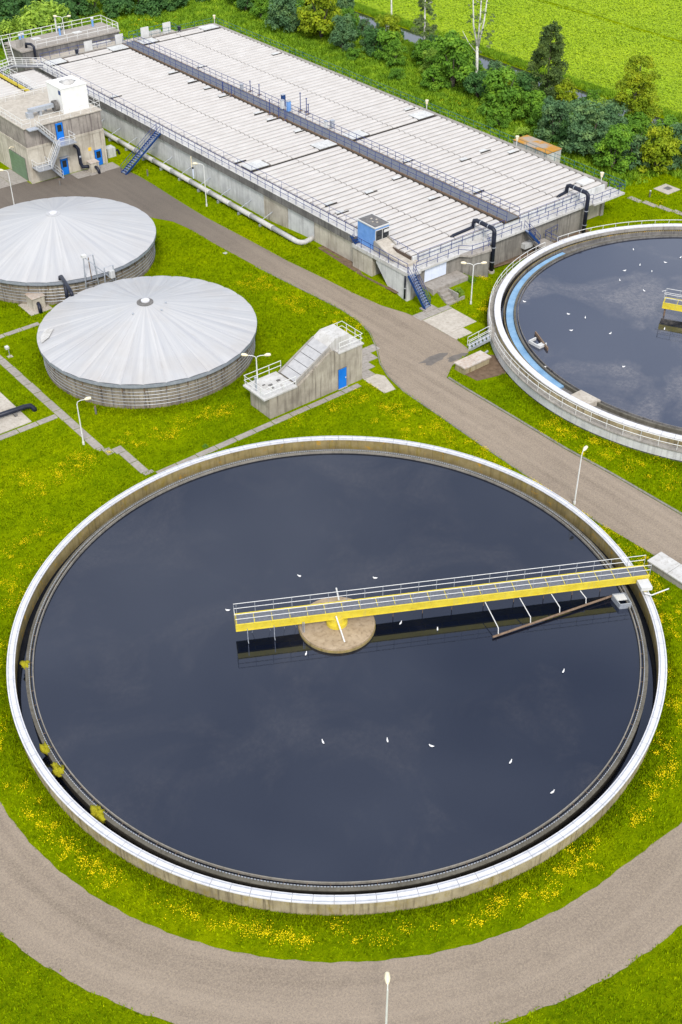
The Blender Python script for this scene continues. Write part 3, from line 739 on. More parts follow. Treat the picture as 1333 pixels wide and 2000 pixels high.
# ------------------------------------------------------------------ domed tanks
def domed_tank(c, rmat, label, eave, apex, rw, rr, clean):
    root = thing('domed_tank', (c[0], c[1], 0), label, 'tank')
    ring_part(c, rw - .25, rw - .04, -.2, eave - .1, 'wall_core', 'concrete_dark', root, 96)
    N = 64
    m = MB(); m.ring((0, 0), [(rw - .1, -.2), (rw, -.2), (rw, eave - .13), (rw - .1, eave - .13)], 2, 0, 2 * math.pi / N - .006)
    arc_inst(c, m, 'wall_panel', 'concrete_stave', root, N)
    for z in (.45, .8, 1.15, 1.5, 1.85, 2.25):
        MB().tube(circle_pts(c, rw + .035, z, 120, end=False), .022, 5, closed=True).build('hoop', 'galvanised', root)
    m = MB()
    for a in (0.0,):
        m.beam((rw + .05, 0, eave - .95), (rw + .05, 0, eave - .1), .09, .06, (1, 0, 0))
    arc_inst(c, m, 'bracket', 'rust_brown', root, 32)
    ring_part(c, rw + .02, rr, eave - .34, eave - .015, 'roof_edge', 'roof_lip', root, 128)
    G = 32; da = 2 * math.pi / G; m = MB(); rings = 8; v = []
    for i in range(rings + 1):
        t_ = i / rings; r = .75 + (rr + .03 - .75) * t_
        z = apex + (eave - apex) * ((r - .75) / (rr - .72)) - .0
        lift = (.1 if not clean else .06) * t_ ** .8
        for j, (fa, l) in enumerate(((0, 0), (.05, .5), (.25, .88), (.5, 1.0), (.75, .88), (.95, .5), (1, 0))):
            v.append((r * math.cos(da * fa), r * math.sin(da * fa), z + lift * l))
    f = [(i * 7 + j, (i + 1) * 7 + j, (i + 1) * 7 + j + 1, i * 7 + j + 1) for i in range(rings) for j in range(6)]
    m.add(v, f); arc_inst(c, m, 'roof_panel', rmat, root, G)
    if clean:
        MB().cyl(c, .8, apex - .05, apex + .03, 40).build('hub', 'tank_roof_clean', root); MB().cyl(c, .42, apex + .035, apex + .14, 32).build('vent_cap', 'cap_white', root)
    else:
        MB().cyl(c, .8, apex - .06, apex + .06, 40).build('hub', 'concrete_dark', root); MB().cyl((c[0] + .1, c[1] + .1), .42, apex + .065, apex + .18, 32).build('vent_cap', 'cap_white', root)
    return root
d1 = domed_tank(T1, 'tank_roof', 'nearer domed tank with dark ringed hub and hooped wall', 2.8, 5.5, 10.3, 10.62, False)
d2 = domed_tank(T2, 'tank_roof_clean', 'farther domed tank with pale clean cone and white hub', 2.8, 5.6, 10.55, 10.9, True)
pch = MB(); 
def cone_z(c, x, y, rr, apex, eave): return apex + (eave - apex) * (math.hypot(x - c[0], y - c[1]) - .75) / (rr - .72)
pp = [(39.6, 95.6), (40.5, 96.4), (41.1, 95.6), (40.0, 94.6), (39.1, 94.4)]
pch.add([(x, y, cone_z(T1, x, y, 10.62, 5.5, 2.8) + .17) for x, y in pp], [tuple(range(5))[::-1]]); pch.build('patch', 'deck_white', d1)
for x, y in ((47.0, 90.3), (49.5, 89.2), (50.6, 90.2)):
    MB().cyl((x, y), .1, cone_z(T1, x, y, 10.62, 5.5, 2.8), cone_z(T1, x, y, 10.62, 5.5, 2.8) + .14, 10).build('vent_stub', 'galvanised', d1)

# pipe, gantry and box between the domed tanks
pj = thing('connecting_pipe', (46.6, 103, 0), 'black bent pipe linking the roofs of the two domed tanks', 'pipe')
MB().tube([(46.9, 105.3, 2.6), (46.9, 105.2, 3.25), (46.9, 104.9, 3.4), (46.3, 102.2, 3.35), (46.15, 101.5, 3.25), (46.1, 101.2, 2.8)], .2, 10).build('pipe', 'pipe_navy', pj, True)
MB().tube([(46.5, 103.4, 0), (46.5, 103.4, 3.3)], .2, 10).build('support', 'pipe_navy', pj, True)
gf_ = thing('lifting_frame', (50.5, 103.2, 0), 'grey steel lifting frame between the two domed tanks', 'frame')
for x0, x1, y, h in ((48.9, 50.6, 103.9, 5.2), (50.6, 52.2, 102.9, 3.9)):
    MB().tube([(x0, y, 0), (x0 + .3, y, h), (x1 - .3, y, h), (x1, y, 0)], .07, 6).build('portal', 'galvanised', gf_)
MB().beam((49.3, 103.9, 5.2), (51.8, 102.9, 2.2), .09, .09).build('brace', 'galvanised', gf_)
MB().beam((49.0, 103.9, 2.3), (50.5, 103.9, 2.3), .07, .07).beam((50.7, 102.9, 2.0), (52.1, 102.9, 2.0), .07, .07).build('crossbar', 'galvanised', gf_)
MB().box(49.0, 49.5, 103.7, 104.1, 5.22, 5.5).build('hoist', 'white_paint', gf_)
MB().box(51.4, 51.9, 102.6, 103.0, 2.6, 3.4).build('panel', 'concrete_pale', gf_)
MB().tube([(49.7, 103.8, 5.1), (49.7, 103.7, 2.6)], .05, 6).build('chain', 'rust_brown', gf_)
vx = thing('vent_box', (44.4, 106.6, 0), 'pale square box with black elbow pipe by the domed tanks', 'box')
MB().box(43.0, 45.5, 105.2, 108.2, -.05, .06).build('base_slab', 'paving_pale', vx)
MB().box(43.7, 45.1, 105.9, 107.4, .06, 1.35).build('housing', 'concrete_warm', vx)
MB().box(43.62, 45.18, 105.82, 107.48, 1.352, 1.42).build('lid', 'box_lid', vx)
MB().tube([(44.3, 106.0, .75), (44.2, 105.5, .72), (44.1, 105.25, .5), (44.1, 105.2, -.05)], .21, 10).build('elbow_pipe', 'pipe_navy', vx, True)
MB().tube([(45.1, 106.9, .55), (47.5, 105.9, .55)], .2, 10).build('pipe', 'pipe_navy', vx, True)

# black pipe on the pad at the left edge
bp = thing('pad_pipe', (31, 89.3, .05), 'thick black pipe lying on the concrete pad at the left edge', 'pipe')
MB().tube([(27, 89.75, .5), (34.2, 89.2, .5), (34.75, 89.1, .45), (34.95, 88.9, .15), (34.97, 88.8, -.1)], .24, 12).build('pipe', 'pipe_navy', bp, True)
MB().box(33.0, 33.25, 88.85, 89.6, .05, .3).build('saddle', 'concrete_dark', bp); MB().box(30.0, 30.25, 89.1, 89.9, .05, .3).build('saddle', 'concrete_dark', bp)

# ------------------------------------------------------------------ small inlet house with sloping covers
ih = thing('inlet_house', (56.4, 75.5, 0), 'small concrete inlet house with sloping covers and blue door', 'building')
y0, y1 = 73.95, 77.0
prof = [(51.0, -.1), (61.85, -.1), (61.85, 3.85), (58.95, 3.85), (58.25, 4.5), (54.3, 2.2), (51.0, 2.2)]
MB().extrude(prof, 'y', y0, y1).build('wall', 'concrete_weathered', ih)
MB().box(50.35, 54.1, 73.85, 77.15, 2.203, 2.36).build('platform', 'deck_white', ih)
MB().box(58.97, 61.97, 73.85, 77.1, 3.853, 3.98).build('roof_slab', 'deck_white', ih)
sl = Vector((58.25 - 54.3, 0, 4.5 - 2.2)); L = sl.length; sl.normalize(); up = Vector((-sl.z, 0, sl.x))
for sg in (74.28, 76.7):
    MB().beam(Vector((54.2, sg, 2.3)) + up * .1, Vector((58.3, sg, 4.55)) + up * .1, .16, .34).build('slope_kerb', 'concrete_grey', ih)
for i in range(5):
    a = Vector((54.3, 75.5, 2.2)) + up * .2 + sl * (.05 + i * L / 5); b = a + sl * (L / 5 - .05)
    MB().beam(a, b, 2.22, .09).build('cover_panel', 'cover_grey', ih)
MB().extrude([(58.2, 3.99), (60.7, 3.99), (60.7, 5.15), (59.1, 5.15), (58.2, 4.62)], 'y', 74.55, 76.85).build('hood', 'deck_white', ih)
dr = MB().box(58.96, 59.9, 73.9, 73.948, 0.02, 2.12).build('door', 'door_blue', ih)
MB().box(58.9, 59.96, 73.925, 73.949, 2.125, 2.18).box(58.9, 58.955, 73.925, 73.949, .02, 2.12).box(59.905, 59.96, 73.925, 73.949, .02, 2.12).build('door_frame', 'concrete_dark', ih)
MB().box(59.76, 59.84, 73.86, 73.9, 1.0, 1.12).build('handle', 'white_rail', dr)
MB().box(58.9, 60.0, 73.8, 73.94, -.02, .06).build('door_sill', 'paving_pale', ih)
railing(ih, [(54.0, 73.95, 2.36), (50.45, 73.95, 2.36), (50.45, 77.05, 2.36), (54.6, 77.05, 2.36)], 'white_rail', 1.0, (1, .5), 1.3, .032)
railing(ih, [(59.1, 73.95, 3.98), (61.85, 73.95, 3.98), (61.85, 77.0, 3.98), (60.0, 77.0, 3.98)], 'white_rail', 1.0, (1, .5), 1.3, .032)
for i in range(9):
    x, y = random.uniform(51.6, 53.4), random.uniform(74.3, 75.9)
    MB().box(x, x + random.uniform(.15, .4), y, y + random.uniform(.1, .3), 2.362, 2.4 + random.random() * .06).build('debris', 'concrete_dark' if i % 2 else 'deck_white', ih)
MB().tube([(50.75, 75.6, 2.36), (50.75, 75.6, 3.5)], .08, 8).build('valve_post', 'galvanised', ih)
MB().cyl((50.75, 75.6), .14, 3.5, 3.75, 10).build('valve_head', 'galvanised', ih)

# ------------------------------------------------------------------ pump house (upper left)
ph = thing('pump_house', (64.6, 141, 0), 'stained two storey concrete pump house with blue doors', 'building')
X0, X1, Y0, Y1 = 59.2, 69.95, 136.3, 148.5
MB().box(X0, X1, Y0, Y1, -.2, 4.3).build('lower_wall', 'concrete_warm', ph)
MB().box(X0 - .06, X1 + .06, Y0 - .06, Y1, 4.303, 4.62).build('ledge', 'concrete_warm', ph)
MB().box(X0 + .02, X1 - .02, Y0 + .02, Y1, 4.622, 6.95).build('upper_wall', 'concrete_upper', ph)
MB().box(X0 - .12, X1 + .12, Y0 - .12, Y1, 6.952, 7.08).build('roof_slab', 'paving_pale', ph)
MB().box(X1 - .25, X1 + .08, Y0 - .08, Y0 + .25, -.2, 4.3).build('pilaster', 'concrete_warm', ph)
MB().box(X0 - .08, X0 + .3, Y0 - .08, Y0 + .3, -.2, 4.3).build('pilaster', 'concrete_warm', ph)
gd = MB(); 
MB().box(X0 - .03, X0 - .002, 137.4, 142.0, 0, 2.95).build('garage_frame', 'concrete_dark', ph)
for i in range(6):
    MB().box(X0 - .07, X0 - .032, 137.5, 141.9, .04 + i * .475, .04 + (i + 1) * .475 - .025).build('garage_panel', 'garage_green', ph)
def blue_door(s0, z0, parent, yy=Y0):
    dd = MB().box(s0, s0 + .95, yy - .06, yy - .012, z0, z0 + 2.08).build('door', 'door_blue', parent)
    MB().box(s0 + .2, s0 + .78, yy - .085, yy - .062, z0 + 1.0, z0 + 1.85).build('window', 'glass_dark', dd)
    MB().box(s0 - .06, s0, yy - .05, yy - .012, z0, z0 + 2.13).box(s0 + .95, s0 + 1.01, yy - .05, yy - .012, z0, z0 + 2.13).build('door_frame', 'blue_paint', dd)
    return dd
blue_door(63.4, .02, ph); blue_door(68.35, .02, ph); blue_door(63.45, 4.63, ph, Y0 + .02)
MB().box(63.2, 64.5, Y0 - .55, Y0 - .01, 2.35, 2.42).build('canopy', 'galvanised', ph)
MB().box(67.5, 67.95, Y0 - .03, Y0 - .005, 2.2, 2.65).build('sign', 'sign_yellow', ph)
MB().tube([(X0 - .05, 140.2, 3.6), (X0 - .45, 140.2, 3.75), (X0 - .8, 140.0, 3.65)], .06, 6).build('wall_lamp', 'lamp_cream', ph)
# roof equipment
wb = thing('roof_cabin', (67.4, 139.7, 7.08), 'white boxy plant cabin on the pump house roof', 'cabin')
MB().box(65.6, 69.2, 137.8, 141.6, 7.08, 10.1).build('housing', 'box_white', wb)
MB().box(65.54, 69.26, 137.74, 141.66, 10.102, 10.2).build('roof', 'box_white', wb)
hp = lump((67.6, 139.6, 10.2), (1.0, 1.1, .22), 11, 10, 6).build('roof_hump', 'deck_white', wb, True)
MB().box(65.55, 65.598, 138.0, 138.5, 9.35, 9.85).build('sign', 'blue_paint', wb)
ac = thing('roof_duct', (63.5, 140, 7.08), 'grey ventilation duct and fan on the pump house roof', 'duct')
MB().box(61.5, 64.9, 138.9, 139.5, 7.75, 8.2).build('duct', 'galvanised', ac)
MB().box(61.2, 61.9, 138.8, 139.6, 7.08, 7.75).build('duct_foot', 'galvanised', ac); MB().box(62.9, 63.2, 139.0, 139.4, 7.08, 7.75).build('duct_foot', 'galvanised', ac)
MB().tube([(64.95, 139.2, 7.8), (65.45, 139.2, 7.8)], .7, 16).build('fan', 'concrete_dark', ac)
for i in range(5): MB().box(62.2 + i * .5, 62.45 + i * .5, 140.2 + i % 2 * .4, 140.6 + i % 2 * .4, 7.08, 7.5 + .15 * (i % 3)).build('valve', 'galvanised', ac)
railing(ph, [(X1 + .02, 143.5, 7.08), (X1 + .02, Y0 - .02, 7.08), (61.4, Y0 - .02, 7.08)], 'white_rail', 1.05, (1, .5), 1.4, .03)
railing(ph, [(60.2, Y0 - .02, 7.08), (X0 - .02, Y0 - .02, 7.08), (X0 - .02, 148.3, 7.08)], 'white_rail', 1.05, (1, .5), 1.4, .03)
railing(ph, [(60.5, 146.5, 7.08), (65.0, 146.5, 7.08), (69.9, 146.5, 7.08)], 'white_rail', 1.05, (1, .5), 1.4, .03)
# outside stairs, three flights with landings
sk = thing('outside_stairs', (61.5, 135, 0), 'grey zigzag steel stairs on the pump house front', 'stairs')
def flight(root, p0, p1, width, n):
    p0, p1 = Vector(p0), Vector(p1)
    d = Vector((p1.x - p0.x, p1.y - p0.y, 0)).normalized(); side = Vector((-d.y, d.x, 0))
    for sg in (-1, 1):
        o = side * (sg * width / 2)
        MB().beam(p0 + o, p1 + o, .06, .24).build('stringer', 'galvanised', root)
        railing(root, [p0 + o, p1 + o], 'white_rail', .95, (1, .52), 1.2, .028)
    for i in range(n):
        c = p0.lerp(p1, (i + .6) / n); MB().beam(c - side * (width / 2 - .04), c + side * (width / 2 - .04), .24, .04).build('tread', 'galvanised', root)
def landing(root, x0, x1, ya, yb, z): MB().box(x0, x1, ya, yb, z - .12, z).build('landing', 'galvanised', root)
landing(sk, 59.4, 60.6, 135.2, 136.15, 7.06); flight(sk, (62.8, 135.7, 4.62), (60.7, 135.7, 7.0), .8, 12)
landing(sk, 62.7, 65.1, 134.3, 136.2, 4.6); railing(sk, [(62.8, 134.35, 4.6), (65.05, 134.35, 4.6), (65.05, 136.1, 4.6)], 'white_rail', .95, (1, .52), 1.2, .028)
flight(sk, (61.3, 134.8, 2.2), (62.7, 134.8, 4.5), .8, 11); landing(sk, 59.4, 61.3, 134.3, 136.15, 2.18)
railing(sk, [(61.2, 134.35, 2.18), (59.45, 134.35, 2.18), (59.45, 136.1, 2.18)], 'white_rail', .95, (1, .52), 1.2, .028)
flight(sk, (63.1, 135.75, .02), (61.3, 135.75, 2.15), .75, 10)
# bent pipe and vent box in front
np_ = thing('wall_pipe', (66, 135.9, 0), 'black bent pipe on the pump house wall', 'pipe')
MB().tube([(65.6, 136.2, 3.4), (65.65, 135.85, 3.4), (65.8, 135.7, 3.1), (65.85, 135.65, 1.2), (66.0, 135.5, .75), (66.5, 135.3, .7), (66.75, 135.2, .7)], .23, 10).build('pipe', 'pipe_navy', np_, True)
MB().tube([(65.7, 135.68, 2.1), (65.95, 135.68, 2.1)], .26, 10).build('clamp', 'galvanised', np_)
vx2 = thing('vent_box', (67.2, 134.9, 0), 'pinkish concrete vent box with elbow pipe before the pump house', 'box')
MB().box(66.2, 68.2, 133.8, 135.9, -.05, .06).build('base_slab', 'paving_grey', vx2)
MB().box(66.7, 67.85, 134.5, 135.6, .06, 1.25).build('housing', 'concrete_warm', vx2); MB().box(66.63, 67.92, 134.43, 135.67, 1.252, 1.32).build('lid', 'box_lid', vx2)
MB().tube([(67.3, 134.55, .7), (67.35, 134.15, .65), (67.4, 133.9, .35), (67.4, 133.85, -.05)], .2, 10).build('elbow_pipe', 'pipe_navy', vx2, True)
vx3 = thing('vent_box', (71.5, 138.2, 0), 'pale vent box with elbow pipe behind the pump house corner', 'box')
MB().box(70.9, 72.1, 137.6, 138.8, -.05, 1.2).build('housing', 'concrete_pale', vx3); MB().tube([(72.1, 138.1, .6), (72.6, 138.0, .6), (72.75, 137.95, .2), (72.75, 137.95, -.05)], .17, 8).build('elbow_pipe', 'pipe_navy', vx3, True)

# ------------------------------------------------------------------ long covered basin
bs = thing('covered_basin', (92, 125, 0), 'long concrete basin roofed with rows of white barrel covers', 'building')
br_t = [92.0, 96.6, 99.6, 104.6, 109.4, 119.0, 128.6, 138.2, 147.8, 157.4, 167.0]
for a, b in zip(br_t, br_t[1:]):
    MB().box(76.0 + random.uniform(0, .015), 76.4, a + .03, b - .03, -.3, 3.1).build('wall_panel', 'concrete_pale' if a > 109 or 99 < a < 100 else 'concrete_warm', bs)
MB().box(76.08, 76.42, 92, 167, -.3, 3.08).build('wall_core', 'concrete_dark', bs)
for a in np.arange(92, 167, 6.25):
    MB().box(75.74, 76.44, a + .01, a + 6.24, 3.105, 3.96).build('deck_fascia', 'concrete_dark', bs)
MB().box(75.7, 77.15, 92, 167.2, 3.962, 4.02).build('deck', 'deck_white', bs)
MB().box(77.2, 107.6, 84.45, 167.2, 2.6, 3.97).build('basin_body', 'cover_bed', bs)
MB().box(107.62, 108.1, 84.3, 167.4, -.3, 4.06).build('far_wall', 'concrete_grey', bs)
MB().box(108.1, 108.5, 84.6, 167.4, 3.75, 3.9).build('far_ledge', 'paving_grey', bs)
MB().box(76.5, 107.6, 167.2, 167.6, -.3, 4.05).build('back_wall', 'concrete_grey', bs)
MB().box(77.3, 107.6, 84.2, 84.44, 2.9, 4.02).build('front_kerb', 'concrete_pale', bs)

CM = {}
def cover(s0, s1, yc, wid):
    key = (round(s1 - s0, 2), round(wid, 3))
    if key not in CM:
        hw = wid / 2; n = 9; prof = [(hw * math.cos(math.pi * k / n) , .02 + .15 * math.sin(math.pi * k / n) ** .8) for k in range(n + 1)]
        prof = [(hw, 0)] + prof + [(-hw, 0)]
        m = MB().extrude(prof, 'x', 0, s1 - s0)
        me = bpy.data.meshes.new('roof_cover'); me.from_pydata(m.v, [], m.f); me.materials.append(MAT['cover_white'])
        CM[key] = me
    inst(CM[key], 'roof_cover', (s0, yc, 3.975 + random.uniform(-.012, .012)), bs)
rows = [(84.5 + i * 1.035, 1.035, 0) for i in range(28)] + [(113.85 + i * 1.01, 1.01, 1 if i < 2 else 0) for i in range(50)] + [(164.75 + i * 1.01, 1.01, 1) for i in range(2)]
for y, wd, hatch in rows:
    yc = y + wd / 2; ww = wd - .19
    A, B, C_, D = (77.35, 83.68), (83.8, 90.5), (93.2, 100.08), (100.2, 107.4)
    if hatch: A, B, C_, D = (80.5, 83.68), (83.8, 87.9), (96.3, 100.08), (100.2, 104.5)
    for s0, s1 in (A, B, C_, D): cover(s0, s1, yc, ww)
for y in (113.85, 164.75):
    for s0 in (77.4, 88.0, 93.25, 104.6):
        for k in range(2):
            MB().box(s0 + k * 1.4, s0 + k * 1.4 + 1.37, y + .02, y + 2.0, 4.1, 4.19).build('hatch', 'concrete_pale', bs)
        MB().box(s0 + .05, s0 + 2.7, y + .1, y + 1.9, 3.972, 4.095).build('hatch_kerb', 'near_black', bs)
    for s0, s1 in ((77.3, 90.6), (93.2, 107.4)):
        MB().box(s0, s1, y - .26, y - .03, 3.972, 4.03).build('joint_strip', 'near_black', bs)
# small flat hatches and sample points scattered on the covers
for x, y in ((89.5, 150.6), (89.55, 145.6), (89.8, 141.8), (89.6, 137.8), (89.5, 129.3), (89.4, 126.3), (89.7, 120.6), (89.5, 101), (84.4, 99.9), (94.2, 150.2), (106.2, 148), (106.0, 117.6), (99.7, 100.1), (106, 98.1), (78.7, 100.3), (78.3, 97.7), (77.9, 117.2), (77.9, 147), (103.5, 100.6), (94.0, 104.2), (88.9, 94.0), (94.2, 92.2)):
    h = MB().box(x - .55, x + .45, y - .3, y + .3, 4.15, 4.24).build('small_hatch', 'concrete_pale', bs)
    MB().box(x - .8, x + .9, y - .46, y - .32, 4.12, 4.22).build('hatch_bar', 'near_black', h)
MB().box(104.9, 106.9, 85.3, 86.5, 4.16, 4.34).build('skylight', 'white_paint', bs)
# central walkway
MB().box(90.6, 93.1, 84.0, 167.2, 3.972, 4.04).build('walkway_bed', 'near_black', bs)
for a in np.arange(84.0, 166.9, 4.15):
    MB().box(90.95, 92.85, a + .01, a + 4.13, 4.16, 4.23).build('walkway_panel', 'grating', bs)
for sx in (90.86, 92.86):
    MB().box(sx, sx + .08, 84.0, 167, 4.043, 4.26).build('walkway_beam', 'rust_brown', bs)
railing(bs, [(90.92, 84.0, 4.24), (90.92, 166.8, 4.24)], 'navy_rail', 1.05, (1, .52), 1.5, .03)
railing(bs, [(92.9, 84.0, 4.24), (92.9, 166.8, 4.24)], 'navy_rail', 1.05, (1, .52), 1.5, .03)
railing(bs, [(75.8, 92.2, 4.02), (75.8, 167.0, 4.02)], 'navy_rail', 1.05, (1, .52), 1.5, .03)
railing(bs, [(77.1, 92.2, 4.02), (77.1, 167.0, 4.02)], 'navy_rail', .95, (1,), 3.0, .022)
railing(bs, [(108.35, 81.9, 3.9), (108.35, 167.3, 3.9), (93.2, 167.45, 3.9)], 'teal_rail', 1.0, (1, .52), 1.6, .024)
# equipment beside the walkway
for (x, y, w_, h_, m_) in ((93.3, 128.6, .5, 1.5, 'blue_paint'), (92.6, 127.9, .45, 1.1, 'concrete_pale'), (92.7, 126.6, .5, 1.3, 'cabin_blue'), (92.8, 118.7, .4, .8, 'concrete_pale'), (93.6, 118.4, .5, .8, 'galvanised'), (92.7, 137.5, .35, .7, 'galvanised')):
    e_ = thing('control_cabinet', (x, y, 4.25), {'blue_paint': 'tall dark blue cabinet midway along the basin walkway', 'cabin_blue': 'light blue cabinet midway along the basin walkway'}.get(m_, 'small pale cabinet beside the central basin walkway'), 'cabinet', 'control cabinets along the walkway')
    MB().box(x - w_ / 2, x + w_ / 2, y - .2, y + .2, 4.45, 4.45 + h_).build('housing', m_, e_); MB().tube([(x, y, 4.0), (x, y, 4.46)], .06, 6).build('leg', 'galvanised', e_)
    MB().box(x - w_ / 2 - .04, x + w_ / 2 + .04, y - .25, y + .25, 4.452 + h_, 4.49 + h_).build('lid', 'galvanised', e_)
for x, y, h_ in ((94.2, 126.0, 2.4), (94.6, 125.2, 1.8), (90.3, 127.6, 1.9), (90.5, 125.9, 1.2), (90.6, 124.6, 1.2), (90.5, 138.9, 1.3), (90.6, 137.0, 1.3), (93.5, 136.6, 1.4), (93.6, 134.6, 1.4), (94.3, 124.4, 1.3)):
    p_ = thing('sensor_post', (x, y, 4.2), 'thin dark post rising from the basin covers by the walkway', 'post', 'sensor posts along the walkway')
    MB().tube([(x, y, 4.1), (x, y, 4.2 + h_)], .055, 6).build('shaft', 'navy_rail', p_); MB().box(x - .35, x + .35, y - .06, y + .06, 4.26, 4.36).build('bracket', 'rust_brown', p_); MB().cyl((x, y), .1, 4.2 + h_, 4.3 + h_, 8).build('cap', 'navy_rail', p_)

# front end: lower deck, grey wall, bay, shutters, terrace
for a, b in ((76.4, 82.6), (86.7, 93.0), (93.0, 98.4), (98.4, 103.6)):
    MB().box(a + .02, b - .02, 83.0, 83.4, -.3, 3.12).build('front_wall', 'concrete_front', bs)
MB().box(76.5, 103.5, 83.1, 83.45, -.3, 3.1).build('wall_core', 'concrete_dark', bs)
MB().box(77.0, 103.6, 82.55, 84.19, 3.123, 3.36).build('front_deck', 'deck_white', bs)
MB().box(103.62, 108.9, 82.2, 84.55, 3.1, 3.32).build('end_ledge', 'deck_white', bs)
MB().box(103.6, 108.1, 84.57, 84.9, -.3, 3.1).build('end_wall', 'concrete_warm', bs)
MB().box(104.0, 107.9, 84.46, 84.56, 3.33, 4.05).build('end_kerb', 'concrete_grey', bs)
MB().prism([(82.6, 83.02), (83.4, 81.75), (86.0, 81.45), (86.72, 83.02)], -.3, 3.12).build('bay_wall', 'concrete_front', bs)
MB().prism([(82.5, 82.54), (83.3, 81.6), (86.1, 81.3), (86.9, 82.54)], 3.125, 3.34).build('bay_deck', 'paving_grey', bs)
for i in range(3):
    MB().box(77.9 + i * 1.04, 77.9 + i * 1.04 + 1.02, 82.93, 82.985, 1.42, 2.98).build('shutter', 'shutter_blue', bs)
MB().box(77.85, 81.05, 82.96, 82.992, 1.36, 1.415).build('shutter_sill', 'paving_pale', bs)
# near corner: lower side deck, wing wall with triangular opening, recess
MB().box(75.3, 76.98, 82.5, 91.98, 2.95, 3.34).build('side_deck', 'deck_white', bs)
MB().extrude([(82.9, -.3), (85.2, -.3), (88.0, 2.6), (88.0, 2.94), (82.9, 2.94)], 'x', 75.42, 75.95).build('wing_wall', 'concrete_pale', bs)
MB().box(75.45, 76.0, 88.7, 91.98, -.3, 2.94).build('wing_wall', 'concrete_warm', bs)
MB().box(75.95, 76.38, 82.9, 83.35, -.3, 2.94).build('wing_wall', 'concrete_grey', bs)
MB().box(77.3, 77.6, 83.4, 92, -.3, 2.94).build('recess_wall', 'concrete_dark', bs)
MB().box(75.96, 77.28, 88.72, 89.0, -.3, 2.94).build('recess_wall', 'concrete_grey', bs)
MB().extrude([(83.9, 3.35), (83.9, 3.62), (86.7, 3.7), (88.75, 4.42), (88.98, 4.42), (88.98, 3.35)], 'x', 76.0, 77.75).build('chute_cover', 'paving_pale', bs)
for sx in (75.86, 77.77): MB().extrude([(85.6, 3.345), (86.5, 3.78), (88.7, 4.6), (88.97, 4.6), (88.97, 3.345)], 'x', sx, sx + .12).build('chute_side', 'concrete_grey', bs)
railing(bs, [(75.4, 92.0, 3.34), (75.4, 82.9, 3.34)], 'navy_rail', 1.0, (1, .52), 1.5, .03)
railing(bs, [(76.4, 82.7, 3.36), (82.6, 82.7, 3.36), (83.4, 81.8, 3.36), (86.0, 81.5, 3.36), (86.7, 82.7, 3.36), (92.0, 82.7, 3.36)], 'navy_rail', 1.0, (1, .52), 1.5, .03)
railing(bs, [(93.3, 82.7, 3.36), (103.6, 82.7, 3.36), (103.6, 82.35, 3.36), (108.75, 82.35, 3.34), (108.75, 84.5, 3.34)], 'navy_rail', 1.0, (1, .52), 1.5, .03)
railing(bs, [(78.0, 84.1, 3.37), (90.7, 84.1, 3.37)], 'navy_rail', 1.05, (1, .52), 1.5, .028)
railing(bs, [(77.9, 84.2, 3.37), (77.9, 89.0, 3.6)], 'navy_rail', .95, (1, .52), 1.5, .028)
railing(bs, [(93.2, 84.1, 3.37), (103.0, 84.1, 3.37)], 'navy_rail', 1.05, (1, .52), 1.5, .028)
# terrace and steps against the front wall
te = thing('terrace', (80.2, 82, 0), 'raised grey terrace with steps under the pale shutters', 'terrace')
MB().box(77.6, 82.7, 81.2, 82.98, -.2, 1.3).build('slab', 'paving_grey', te)
for i in range(4):
    MB().box(78.2, 79.4, 81.18 - (i + 1) * .45, 81.18 - i * .45, -.2, 1.02 - i * .27).build('step', 'paving_grey', te)
MB().box(79.45, 79.6, 79.4, 81.18, -.2, 1.0).build('cheek', 'concrete_grey', te); MB().box(79.62, 80.6, 79.45, 79.6, -.2, .35).build('cheek', 'concrete_grey', te)
struct(MB().add([(75.0, 84.2, .56), (77.28, 84.2, .5), (77.28, 88.7, .66), (75.95, 92, .68), (75.98, 98, .66), (75.25, 98, .58), (74.8, 90, .52)], [(0, 1, 2, 6), (6, 2, 3), (6, 3, 4, 5)]).build('bare_ground', 'soil'), 'bare brown soil below the wing wall of the basin')
struct(MB().add([(84, 82.95, .12), (103.5, 82.95, .05), (103.5, 82.2, .035), (92, 82.1, .035), (86.9, 82.3, .3)], [(0, 4, 3, 2, 1)]).build('bare_ground', 'soil'), 'strip of bare soil under the front wall of the basin')

# blue cabin over the chute
cb = thing('control_cabin', (77.1, 90.5, 3.34), 'small light blue control cabin on the corner of the long basin', 'cabin')
MB().box(76.1, 78.1, 89.05, 91.95, 3.35, 5.85).build('wall', 'cabin_blue', cb)
rb = None
for i in range(14):
    y = 89.12 + i * .205
    if rb is None:
        m = MB().box(-.035, 0, -.05, .05, 0, 2.46); rb = bpy.data.meshes.new('rib'); rb.from_pydata(m.v, [], m.f); rb.materials.append(MAT['cabin_blue'])
    inst(rb, 'rib', (76.098, y, 3.37), cb)
rf = MB().box(76.0, 78.2, 88.95, 92.05, 5.853, 5.98).build('roof', 'white_paint', cb)
MB().box(76.12, 78.08, 89.07, 91.93, 5.982, 6.0).build('felt', 'felt_roof', rf)
for x, y in ((76.7, 90.2), (77.0, 89.8), (77.4, 90.4), (77.1, 90.9)): MB().box(x, x + .2, y, y + .15, 6.002, 6.06).build('roof_stone', 'paving_pale', rf)
for x in (76.2, 77.15):
    wd = MB().box(x, x + .85, 89.0, 89.046, 4.45, 5.55).build('window', 'glass_dark', cb)
    MB().box(x - .06, x + .91, 88.98, 89.03, 5.56, 5.64).box(x - .06, x + .91, 88.98, 89.03, 4.37, 4.44).box(x - .06, x - .01, 88.98, 89.03, 4.44, 5.56).box(x + .86, x + .91, 88.98, 89.03, 4.44, 5.56).build('frame', 'white_paint', wd)
